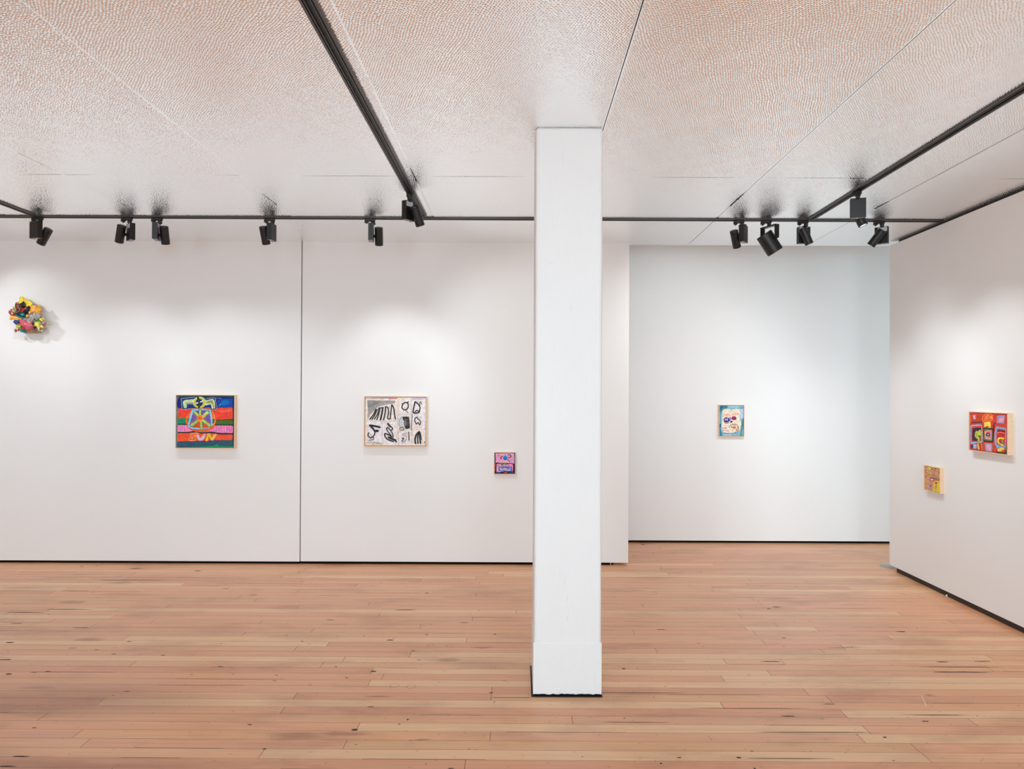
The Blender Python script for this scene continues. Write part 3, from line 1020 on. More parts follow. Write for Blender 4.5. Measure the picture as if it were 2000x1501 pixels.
# --- floor socket plate beside the end of the right-hand wall
so = thing('floor_socket', 'round steel floor plate at the far end of the right-hand wall', 'floor plate', (3.178, 5.885, 0.0008))
bm = bmesh.new()
bm_lathe(bm, [(0, 0.0005), (0.052, 0.0005), (0.054, 0.003), (0.062, 0.003), (0.065, 0.0)], 40)
make('rim', bm, M_STEEL, so)
bm = bmesh.new()
bm_lathe(bm, [(0, 0.0022), (0.049, 0.0022), (0.049, 0.0)], 40, Matrix.Translation((0, -0.002, 0)))
make('cover', bm, M_STEEL, so)
# adjustable foot of the hanging panel
lf = thing('levelling_foot', 'small black foot under the free end of the back wall panel', 'foot', (0.812, YA + 0.03, 0.001))
bm = bmesh.new()
bm_lathe(bm, [(0, 0), (0.012, 0), (0.012, 0.006), (0.006, 0.009), (0.006, 0.0205), (0, 0.0205)], 18)
make('foot_pad', bm, M_BLACK, lf)
bm = bmesh.new()
bm_box(bm, -0.024, -0.014, -0.012, 0.012, 0.0, 0.018)
make('foot_bracket', bm, M_STEEL, lf)
# tiny scrap lying at the dark plinth of the right-hand wall
bm = bmesh.new()
bm_lathe(bm, [(0, 0), (0.006, 0.002), (0.007, 0.009), (0.003, 0.014), (0, 0.015)], 12)
pp = make('paper_scrap', bm, M_CHIP)
pp.location = (XC - 0.002, 5.02, 0.001)
pp['label'] = 'tiny pale scrap in the dark gap under the right-hand wall'
pp['category'] = 'scrap'


# ------------------------------------------------------------------ paintings
def homography(src, w, h):
    """map the four sketch corners (TL, TR, BR, BL) onto the canvas rectangle"""
    dst = [(-w / 2, h / 2), (w / 2, h / 2), (w / 2, -h / 2), (-w / 2, -h / 2)]
    A = []
    for (x, y), (u, v_) in zip(src, dst):
        A.append([x, y, 1, 0, 0, 0, -u * x, -u * y, u])
        A.append([0, 0, 0, x, y, 1, -v_ * x, -v_ * y, v_])
    n = 8
    for i in range(n):
        p = max(range(i, n), key=lambda r: abs(A[r][i]))
        A[i], A[p] = A[p], A[i]
        for r in range(n):
            if r != i:
                f = A[r][i] / A[i][i]
                for c in range(i, n + 1):
                    A[r][c] -= f * A[i][c]
    hh = [A[i][n] / A[i][i] for i in range(n)] + [1.0]

    def fn(x, y):
        d = hh[6] * x + hh[7] * y + 1
        return ((hh[0] * x + hh[1] * y + hh[2]) / d, (hh[3] * x + hh[4] * y + hh[5]) / d)
    return fn


def smooth(pts, closed, wob, rnd):
    """round off a hand-drawn line and let it waver slightly"""
    n = len(pts)
    if n < 2:
        return pts
    out = []
    m = n if closed else n - 1
    for i in range(m):
        p1, p2 = pts[i % n], pts[(i + 1) % n]
        p0 = pts[(i - 1) % n] if (closed or i > 0) else p1
        p3 = pts[(i + 2) % n] if (closed or i + 2 < n) else p2
        L = math.dist(p1, p2)
        k = max(1, min(8, int(L / 26)))
        c = 0.2 if closed else 0.8
        for j in range(k):
            t = j / k
            h1, h2 = 2 * t ** 3 - 3 * t * t + 1, -2 * t ** 3 + 3 * t * t
            g1, g2 = t ** 3 - 2 * t * t + t, t ** 3 - t * t
            q = []
            for a in (0, 1):
                q.append(h1 * p1[a] + h2 * p2[a] + c * 0.5 * (g1 * (p2[a] - p0[a]) + g2 * (p3[a] - p1[a]))
                         + rnd.uniform(-wob, wob))
            out.append(tuple(q))
    if not closed:
        out.append(pts[-1])
    return out


def ribbon(pts, width, rnd):
    """outline polygons of a brush stroke"""
    out = []
    pts = smooth(pts, False, width * 0.05, rnd)
    hw = width / 2
    for (x0, y0), (x1, y1) in zip(pts[:-1], pts[1:]):
        L = math.hypot(x1 - x0, y1 - y0) or 1
        nx, ny = -(y1 - y0) / L * hw, (x1 - x0) / L * hw
        out.append([(x0 + nx, y0 + ny), (x1 + nx, y1 + ny), (x1 - nx, y1 - ny), (x0 - nx, y0 - ny)])
    k = max(6, min(12, int(width / 4)))
    for x, y in pts:
        out.append([(x + hw * math.cos(2 * math.pi * i / k), y + hw * math.sin(2 * math.pi * i / k)) for i in range(k)])
    return out


def painting(name, label, loc, rz, W, H, D, quad, bg, art, fw=0.0062, gap=0.004, frame_label=None):
    root = thing(name, label, 'painting', loc, rz, 'framed paintings on the walls')
    # frame (local: x right, z up, -y out of the wall)
    bm = bmesh.new()
    x, z = W / 2, H / 2
    o4 = [(-x, -z), (x, -z), (x, z), (-x, z)]
    i4 = [(-x + fw, -z + fw), (x - fw, -z + fw), (x - fw, z - fw), (-x + fw, z - fw)]
    FO = [bm.verts.new((a, -D, c)) for a, c in o4]
    FI = [bm.verts.new((a, -D, c)) for a, c in i4]
    BO = [bm.verts.new((a, 0, c)) for a, c in o4]
    BI = [bm.verts.new((a, -0.004, c)) for a, c in i4]
    for i in range(4):
        j = (i + 1) % 4
        bm.faces.new((FO[i], FO[j], FI[j], FI[i]))
        bm.faces.new((FO[j], FO[i], BO[i], BO[j]))
        bm.faces.new((FI[i], FI[j], BI[j], BI[i]))
        bm.faces.new((BO[i], BO[j], BI[j], BI[i]))
    make('frame', bm, M_MAPLE, root)
    bm = bmesh.new()
    bm_box(bm, -x + fw, x - fw, -0.006, -0.002, -z + fw, z - fw)
    bk = make('backing_board', bm, M_DARK, root)
    # canvas
    cw, ch = W - 2 * fw - 2 * gap, H - 2 * fw - 2 * gap
    fn = homography(quad, cw, ch)
    y0 = -(D - 0.004)
    bm = bmesh.new()
    cl = bm.loops.layers.float_color.new('Col')
    vs = bm_box(bm, -cw / 2, cw / 2, y0 + 0.0001, -0.007, -ch / 2, ch / 2)
    side = lin(bg)
    for f in bm.faces:
        for l in f.loops:
            l[cl] = side
    hw, hh_ = cw / 2, ch / 2
    lay = 0
    rnd = random.Random(len(art))
    for item in art:
        kind, colr = item[0], lin(item[1])
        if kind == 'p':
            polys = [smooth(item[2], True, 2.2, rnd)]
        elif kind == 's':
            polys = ribbon(item[3], item[2], rnd)
        elif kind == 'e':
            cx, cy, rx, ry = item[2]
            polys = [[(cx + rx * math.cos(2 * math.pi * i / 26), cy + ry * math.sin(2 * math.pi * i / 26)) for i in range(26)]]
        for poly in polys:
            lay += 1
            yy = y0 - 0.000004 * lay
            pp_ = [fn(*p) for p in poly]
            pp_ = [(max(-hw, min(hw, a)), max(-hh_, min(hh_, c))) for a, c in pp_]
            vv = [bm.verts.new((a, yy, c)) for a, c in pp_]
            tris = tessellate_polygon([[Vector((a, c, 0)) for a, c in pp_]])
            for t in tris:
                try:
                    f = bm.faces.new([vv[i] for i in t])
                except ValueError:
                    continue
                f.normal_update()
                if f.normal.y > 0:
                    f.normal_flip()
                for l in f.loops:
                    l[cl] = colr
    me = bpy.data.meshes.new('canvas')
    bm.to_mesh(me)
    bm.free()
    me.materials.append(M_PAINT)
    c = bpy.data.objects.new('canvas', me)
    COL.objects.link(c)
    c.parent = root
    return root


# art is drawn in sketch units: s = brush stroke, p = filled shape, e = ellipse
SUN = [
    ('p',(105,135,148),[(180,195),(216,200),(198,1255),(168,1262)]),
    ('s',(70,105,90),12,[(200,190),(560,185),(1360,192)]),
    ('p',(0,28,130),[(218,215),(1370,218),(1358,445),(208,442)]),
    ('p',(0,72,165),[(1035,270),(1130,250),(1352,240),(1342,430),(1040,432)]),
    ('p',(0,105,190),[(1110,290),(1200,262),(1290,300),(1260,370),(1130,390)]),
    ('s',(120,150,215),9,[(1010,235),(1120,240)]),
    ('s',(150,195,235),8,[(1075,395),(1110,350)]),
    ('p',(243,70,50),[(225,442),(560,450),(900,445),(1342,435),(1352,560),(1340,685),(1000,695),(205,655),(212,520)]),
    ('p',(252,95,75),[(1010,500),(1320,470),(1335,520),(1100,540)]),
    ('p',(0,145,95),[(202,658),(368,655),(360,778),(198,775)]),
    ('s',(20,50,50),22,[(200,782),(362,786)]),
    ('p',(78,112,20),[(990,700),(1345,690),(1345,792),(985,800)]),
    ('s',(30,55,45),16,[(1000,700),(1200,692),(1350,684)]),
    ('s',(25,52,52),26,[(985,802),(1120,800),(1345,802)]),
    ('p',(246,140,198),[(200,797),(420,800),(900,812),(1345,818),(1342,972),(1000,960),(700,950),(200,942)]),
    ('s',(205,105,160),11,[(248,805),(254,925)]),
    ('s',(205,105,160),11,[(285,805),(291,925)]),
    ('s',(205,105,160),11,[(330,805),(336,925)]),
    ('s',(205,105,160),11,[(1000,826),(1006,950)]),
    ('s',(205,105,160),11,[(1060,826),(1066,950)]),
    ('s',(205,105,160),11,[(1108,826),(1114,950)]),
    ('s',(205,105,160),11,[(1165,826),(1171,950)]),
    ('s',(205,105,160),11,[(1228,826),(1234,950)]),
    ('s',(205,105,160),11,[(1275,826),(1281,950)]),
    ('s',(205,105,160),11,[(1318,826),(1324,950)]),
    ('s',(255,175,220),12,[(265,810),(270,920)]),
    ('s',(255,175,220),12,[(1140,830),(1146,950)]),
    ('s',(255,170,215),12,[(1200,830),(1206,950)]),
    ('p',(250,88,45),[(203,968),(600,960),(1340,1000),(1335,1125),(1150,1118),(200,1142)]),
    ('s',(22,50,52),27,[(205,957),(380,958),(480,945),(560,935),(700,968),(880,952),(980,965),(1090,990),(1345,988)]),
    ('p',(48,85,112),[(200,1145),(600,1142),(1000,1130),(1180,1120),(1345,1120),(1362,1262),(195,1262)]),
    ('p',(0,152,92),[(380,1264),(950,1242),(990,1210),(1040,1208),(1035,1240),(1362,1255),(1360,1278),(300,1278)]),
    ('e',(246,112,35),(682,698,322,242)),
    ('s',(255,146,75),26,[(930,520),(965,600),(965,720),(920,820)]),
    ('s',(232,90,30),20,[(390,780),(440,870),(560,930),(700,938),(860,910),(960,830)]),
    ('p',(0,145,90),[(402,655),(440,652),(432,740),(396,742)]),
    ('p',(70,105,25),[(928,668),(972,676),(960,750),(918,790)]),
    ('s',(210,65,120),20,[(440,840),(520,890),(640,905)]),
    ('s',(210,65,120),16,[(740,895),(860,862)]),
    ('p',(137,212,243),[(500,472),(700,465),(880,480),(908,560),(930,700),(922,810),(845,868),(700,880),(520,888),(408,835),(430,700),(455,590)]),
    ('p',(120,88,168),[(535,498),(700,490),(850,498),(885,640),(893,770),(850,838),(520,852),(442,790),(490,640)]),
    ('p',(232,78,40),[(672,700),(862,848),(700,862),(512,852)]),
    ('s',(215,110,175),10,[(530,560),(590,640),(450,790)]),
    ('s',(215,110,175),10,[(860,560),(760,660),(880,770)]),
    ('s',(0,122,112),66,[(555,525),(655,625)]),
    ('s',(0,122,112),60,[(670,485),(672,600)]),
    ('s',(0,122,112),82,[(825,535),(715,630)]),
    ('s',(0,122,112),72,[(490,805),(630,700)]),
    ('s',(0,122,112),64,[(685,700),(695,885)]),
    ('s',(0,122,112),72,[(715,690),(865,812)]),
    ('s',(190,212,88),46,[(555,525),(655,625)]),
    ('s',(196,216,90),38,[(670,490),(672,600)]),
    ('s',(205,222,110),62,[(822,538),(715,630)]),
    ('s',(186,210,80),52,[(490,803),(630,700)]),
    ('s',(186,208,85),42,[(685,700),(695,880)]),
    ('s',(198,220,100),50,[(715,690),(862,810)]),
    ('s',(150,175,50),8,[(500,800),(620,715)]),
    ('s',(150,175,50),8,[(740,720),(850,805)]),
    ('e',(238,185,60),(668,658,66,76)),
    ('e',(250,118,45),(664,650,56,60)),
    ('e',(215,85,85),(655,655,18,18)),
    ('p',(0,50,128),[(270,240),(520,215),(640,200),(790,225),(985,228),(1020,460),(905,478),(865,445),(650,452),(480,455),(330,468),(292,455)]),
    ('s',(205,200,170),8,[(270,238),(420,225),(530,214),(560,205)]),
    ('s',(205,200,170),8,[(270,238),(280,350),(292,460),(330,470),(480,452),(650,456),(860,440),(905,482),(1022,462),(1000,300),(985,228),(800,240)]),
    ('s',(0,120,110),8,[(300,262),(312,435)]),
    ('s',(205,222,168),72,[(362,405),(352,312),(520,290)]),
    ('s',(190,208,140),14,[(400,352),(520,350)]),
    ('s',(205,222,168),34,[(790,300),(950,272),(972,440)]),
    ('s',(205,215,190),34,[(800,370),(905,350),(930,445)]),
    ('s',(185,195,40),22,[(800,335),(930,312),(962,445)]),
    ('e',(208,225,178),(660,322,142,122)),
    ('e',(205,208,45),(660,330,122,110)),
    ('e',(18,18,122),(655,325,76,80)),
    ('p',(0,20,120),[(600,350),(700,330),(690,385),(600,400)]),
    ('s',(240,240,225),26,[(592,340),(680,312),(738,288)]),
    ('s',(38,58,55),46,[(630,222),(652,310),(650,428)]),
    ('s',(252,205,130),66,[(600,992),(500,1000),(490,1035),(550,1065),(545,1102),(455,1102)]),
    ('s',(248,110,72),50,[(600,992),(500,1000),(490,1035),(550,1065),(545,1102),(455,1102)]),
    ('s',(255,165,90),64,[(618,1030),(655,1100),(700,1100),(760,1012)]),
    ('s',(220,190,222),52,[(618,1030),(655,1100),(700,1100),(760,1012)]),
    ('s',(235,120,60),60,[(805,1118),(845,1000),(915,1095),(985,1010)]),
    ('s',(220,185,215),26,[(930,1120),(1000,1005)]),
    ('s',(250,208,50),44,[(805,1118),(845,1000),(912,1092),(968,1020)]),
]
SKETCH = [
    ('s',(186,170,168),22,[(200,212),(600,205),(930,205)]),
    ('s',(168,150,178),18,[(590,205),(760,205)]),
    ('s',(222,118,100),15,[(735,222),(925,216)]),
    ('s',(216,196,222),55,[(1275,222),(1570,212)]),
    ('p',(246,238,236),[(990,245),(1235,245),(1235,560),(985,565)]),
    ('p',(243,236,238),[(1275,262),(1560,255),(1560,560),(1270,560)]),
    ('p',(243,237,240),[(220,765),(565,760),(565,1240),(215,1240)]),
    ('p',(243,237,238),[(595,765),(930,765),(930,1280),(590,1285)]),
    ('p',(243,237,240),[(1295,600),(1560,600),(1560,930),(1290,930)]),
    ('p',(243,236,238),[(985,1010),(1225,1005),(1225,1290),(985,1290)]),
    ('s',(248,220,200),26,[(228,800),(225,1230)]),
    ('s',(247,222,205),26,[(950,250),(945,560)]),
    ('s',(247,220,200),24,[(905,780),(905,1260)]),
    ('s',(246,215,205),26,[(1280,1010),(1290,1295)]),
    ('s',(248,226,170),22,[(200,1292),(580,1290)]),
    ('s',(250,218,195),24,[(850,480),(850,700)]),
    ('s',(250,225,205),18,[(1500,960),(1540,1280)]),
    ('p',(243,222,214),[(1300,800),(1500,820),(1480,920),(1300,920)]),
    ('s',(196,190,198),13,[(940,560),(940,900),(965,1300)]),
    ('s',(205,198,205),9,[(1255,240),(1260,570)]),
    ('s',(205,196,205),9,[(1268,950),(1262,1300)]),
    ('s',(215,205,205),9,[(215,745),(930,742)]),
    ('s',(205,195,200),9,[(578,760),(578,1290)]),
    ('s',(215,205,210),9,[(940,575),(1560,572)]),
    ('s',(212,204,208),9,[(1270,945),(1570,940)]),
    ('s',(215,190,215),9,[(1552,580),(1560,940)]),
    ('p',(172,165,160),[(238,248),(500,262),(880,262),(870,322),(640,362),(470,420),(380,500),(300,600),(240,705),(250,500)]),
    ('s',(135,128,125),5,[(260,262),(250,420),(275,500)]),
    ('s',(135,128,125),5,[(295,262),(262,414),(305,474)]),
    ('s',(135,128,125),5,[(330,262),(274,408),(335,448)]),
    ('s',(135,128,125),5,[(365,262),(286,402),(365,422)]),
    ('s',(135,128,125),5,[(400,262),(298,396),(395,396)]),
    ('s',(135,128,125),5,[(435,262),(310,390),(425,370)]),
    ('s',(135,128,125),5,[(470,262),(322,384),(455,344)]),
    ('s',(135,128,125),5,[(505,262),(334,378),(485,318)]),
    ('s',(135,128,125),5,[(540,262),(346,372),(515,292)]),
    ('s',(140,132,128),5,[(380,270),(450,330),(520,290)]),
    ('s',(140,132,128),5,[(440,290),(505,322),(565,290)]),
    ('s',(140,132,128),5,[(500,270),(560,314),(610,290)]),
    ('s',(140,132,128),5,[(560,290),(615,306),(655,290)]),
    ('s',(140,132,128),5,[(620,270),(670,298),(700,290)]),
    ('s',(140,132,128),5,[(680,290),(725,290),(745,290)]),
    ('s',(140,132,128),5,[(740,270),(780,282),(790,290)]),
    ('s',(110,155,178),7,[(262,290),(275,420),(310,480),(350,440),(390,330),(380,280)]),
    ('s',(110,155,178),6,[(300,320),(330,470),(440,420),(455,290)]),
    ('s',(26,18,20),27,[(430,465),(385,580),(292,700)]),
    ('s',(26,18,20),25,[(460,465),(415,590),(345,700)]),
    ('s',(26,18,20),22,[(500,445),(475,570),(400,695)]),
    ('s',(26,18,20),24,[(530,445),(505,560),(455,712)]),
    ('s',(26,18,20),36,[(590,430),(575,560),(538,712)]),
    ('s',(26,18,20),22,[(500,438),(610,428)]),
    ('s',(26,18,20),26,[(660,410),(645,560),(612,712)]),
    ('s',(26,18,20),24,[(655,408),(712,425),(728,540),(702,680),(728,695),(762,688),(782,520),(800,362)]),
    ('s',(26,18,20),28,[(800,362),(845,430),(862,560),(885,690)]),
    ('s',(26,18,20),25,[(1120,302),(1055,345),(1038,430),(1085,478),(1145,470),(1185,400),(1168,318),(1120,302)]),
    ('s',(26,18,20),22,[(1160,312),(1185,285)]),
    ('s',(26,18,20),12,[(1120,490),(1185,550)]),
    ('s',(26,18,20),18,[(1045,325),(1045,380)]),
    ('s',(26,18,20),28,[(1340,288),(1312,420),(1298,545),(1425,540),(1455,430),(1420,350),(1350,290)]),
    ('s',(26,18,20),22,[(1340,525),(1375,490),(1430,512)]),
    ('s',(70,60,60),14,[(1440,290),(1455,400),(1450,500)]),
    ('s',(26,18,20),20,[(1468,285),(1485,340)]),
    ('p',(48,40,40),[(1045,642),(1195,640),(1212,740),(1220,900),(1175,925),(1120,920),(1095,870),(1085,760),(1068,718)]),
    ('e',(125,115,114),(1110,790,34,75)),
    ('s',(95,85,85),22,[(1090,700),(1180,715)]),
    ('e',(88,78,78),(1170,800,24,50)),
    ('s',(105,170,195),12,[(1035,632),(982,720),(975,860),(1080,868)]),
    ('s',(140,190,210),10,[(1005,680),(1045,720),(1010,780),(1045,820)]),
    ('e',(55,45,42),(1035,922,57,42)),
    ('e',(240,225,205),(1035,922,40,27)),
    ('s',(150,100,60),8,[(1010,915),(1060,930)]),
    ('s',(150,148,156),24,[(1272,592),(1262,760),(1250,945)]),
    ('s',(68,50,47),22,[(1385,650),(1338,675),(1335,740),(1370,808),(1410,775),(1448,830),(1470,770),(1440,712),(1410,695),(1385,650)]),
    ('s',(190,182,190),9,[(1350,880),(1460,886)]),
    ('s',(195,188,195),8,[(1380,618),(1485,650)]),
    ('s',(26,18,20),44,[(295,842),(400,855),(525,882)]),
    ('s',(26,18,20),40,[(305,850),(370,920),(415,985)]),
    ('e',(26,18,20),(460,970,46,28)),
    ('s',(26,18,20),26,[(415,985),(392,1080),(310,1135)]),
    ('s',(26,18,20),24,[(272,1010),(250,1075),(300,1128)]),
    ('s',(140,110,95),9,[(300,1030),(340,1080)]),
    ('s',(70,55,52),16,[(330,1112),(385,1130),(382,1168),(270,1190)]),
    ('s',(62,60,62),6,[(220,1250),(270,1222),(290,1262),(330,1240),(370,1275),(400,1240),(440,1275),(480,1250),(520,1272),(565,1266)]),
    ('s',(62,60,62),6,[(300,1225),(420,1232),(560,1262)]),
    ('s',(66,54,52),46,[(715,805),(765,870)]),
    ('s',(45,35,35),24,[(790,872),(826,925),(775,955),(700,888),(678,918),(730,1010),(795,1090)]),
    ('s',(80,66,64),24,[(775,960),(822,1040),(832,1110)]),
    ('s',(26,18,20),28,[(795,1092),(650,1030),(640,1085),(700,1165),(840,1218)]),
    ('s',(80,68,66),24,[(832,1112),(720,1125)]),
    ('s',(50,40,40),48,[(730,1120),(885,1190)]),
    ('e',(26,18,20),(903,1222,18,18)),
    ('s',(188,168,166),20,[(1150,1022),(1060,1040),(1055,1072),(1130,1082),(1135,1170),(1050,1250)]),
    ('s',(70,56,54),22,[(1190,1000),(1200,1190)]),
    ('s',(40,30,28),20,[(1040,1140),(1078,1140),(1030,1222)]),
    ('s',(26,18,20),36,[(1430,992),(1370,1060),(1340,1160),(1350,1262)]),
    ('s',(26,18,20),30,[(1430,1010),(1400,1120),(1405,1262)]),
    ('s',(26,18,20),34,[(1450,1000),(1452,1120),(1465,1258)]),
    ('s',(26,18,20),16,[(1460,1010),(1490,1180)]),
    ('s',(60,50,50),14,[(1566,1215),(1560,1255)]),
]
PINK = [
    ('p',(120,30,20),[(350,285),(1210,290),(1205,318),(350,312)]),
    ('p',(12,100,200),[(360,340),(398,340),(406,600),(388,692),(358,650)]),
    ('p',(252,163,206),[(392,308),(1172,310),(1182,738),(1000,712),(600,690),(388,690),(408,560)]),
    ('p',(250,190,215),[(600,600),(900,600),(980,700),(640,690)]),
    ('p',(120,185,235),[(1146,340),(1186,330),(1176,738),(1130,702)]),
    ('p',(222,50,20),[(356,700),(394,700),(384,1020),(350,1050)]),
    ('s',(150,172,188),34,[(510,345),(478,390),(505,448),(540,400),(512,345)]),
    ('e',(225,90,110),(512,395,15,26)),
    ('e',(240,100,80),(575,400,22,18)),
    ('e',(245,150,110),(655,370,18,18)),
    ('s',(26,18,20),34,[(690,448),(620,442),(596,500),(645,540)]),
    ('s',(26,18,20),34,[(925,388),(1005,362),(1042,420),(1010,468),(925,460)]),
    ('e',(250,220,228),(975,415,38,26)),
    ('e',(250,220,228),(660,495,24,18)),
    ('s',(125,185,236),34,[(790,450),(715,365)]),
    ('s',(145,150,192),34,[(797,440),(797,330)]),
    ('s',(125,185,236),36,[(830,440),(890,362)]),
    ('e',(0,125,206),(795,500,90,90)),
    ('s',(130,182,232),34,[(870,440),(950,520),(1040,640),(1060,705)]),
    ('s',(235,55,38),44,[(900,550),(985,650)]),
    ('s',(130,182,232),26,[(1020,600),(1070,560)]),
    ('s',(250,210,160),40,[(705,590),(625,680)]),
    ('s',(48,108,190),26,[(705,600),(655,650)]),
    ('e',(170,205,230),(752,640,18,16)),
    ('s',(26,18,20),24,[(388,702),(470,690),(560,705),(620,718),(900,712),(1050,722),(1180,742)]),
    ('s',(15,5,20),42,[(415,722),(398,900),(402,1070)]),
    ('p',(252,160,206),[(432,735),(700,728),(1122,752),(1116,1052),(850,1062),(430,1058)]),
    ('p',(250,120,190),[(1060,780),(1118,770),(1114,1050),(1070,1045)]),
    ('s',(70,150,122),24,[(575,735),(500,780),(488,862)]),
    ('e',(16,110,62),(662,772,46,34)),
    ('s',(16,110,62),24,[(690,790),(715,805)]),
    ('s',(16,120,70),28,[(905,800),(965,778)]),
    ('s',(26,18,20),28,[(742,735),(730,765)]),
    ('s',(26,18,20),34,[(872,735),(858,775)]),
    ('s',(250,235,150),48,[(795,740),(792,840)]),
    ('s',(10,68,158),34,[(795,735),(792,840)]),
    ('p',(168,182,222),[(560,870),(1025,860),(1025,1010),(560,990)]),
    ('s',(28,70,165),34,[(650,892),(800,880),(985,900)]),
    ('s',(120,170,225),20,[(640,930),(700,900),(740,940)]),
    ('s',(30,70,170),20,[(880,940),(960,930)]),
    ('e',(200,205,130),(790,905,22,26)),
    ('s',(8,90,186),38,[(545,862),(535,990),(700,1012),(850,1042),(1042,1025),(1045,850)]),
    ('s',(30,70,165),26,[(560,858),(1035,852)]),
    ('e',(150,200,235),(640,985,40,34)),
    ('p',(8,100,190),[(740,1030),(860,1040),(790,1080)]),
    ('p',(15,5,20),[(400,1050),(1200,1050),(1200,1140),(345,1140)]),
    ('s',(250,90,160),22,[(430,1062),(590,1050)]),
    ('p',(252,160,206),[(430,1030),(640,1035),(590,1068),(430,1060)]),
    ('s',(5,80,180),24,[(385,1098),(615,1098)]),
    ('s',(5,90,195),24,[(965,1098),(1175,1098)]),
    ('p',(252,82,58),[(718,1112),(790,1078),(860,1070),(905,1112)]),
]
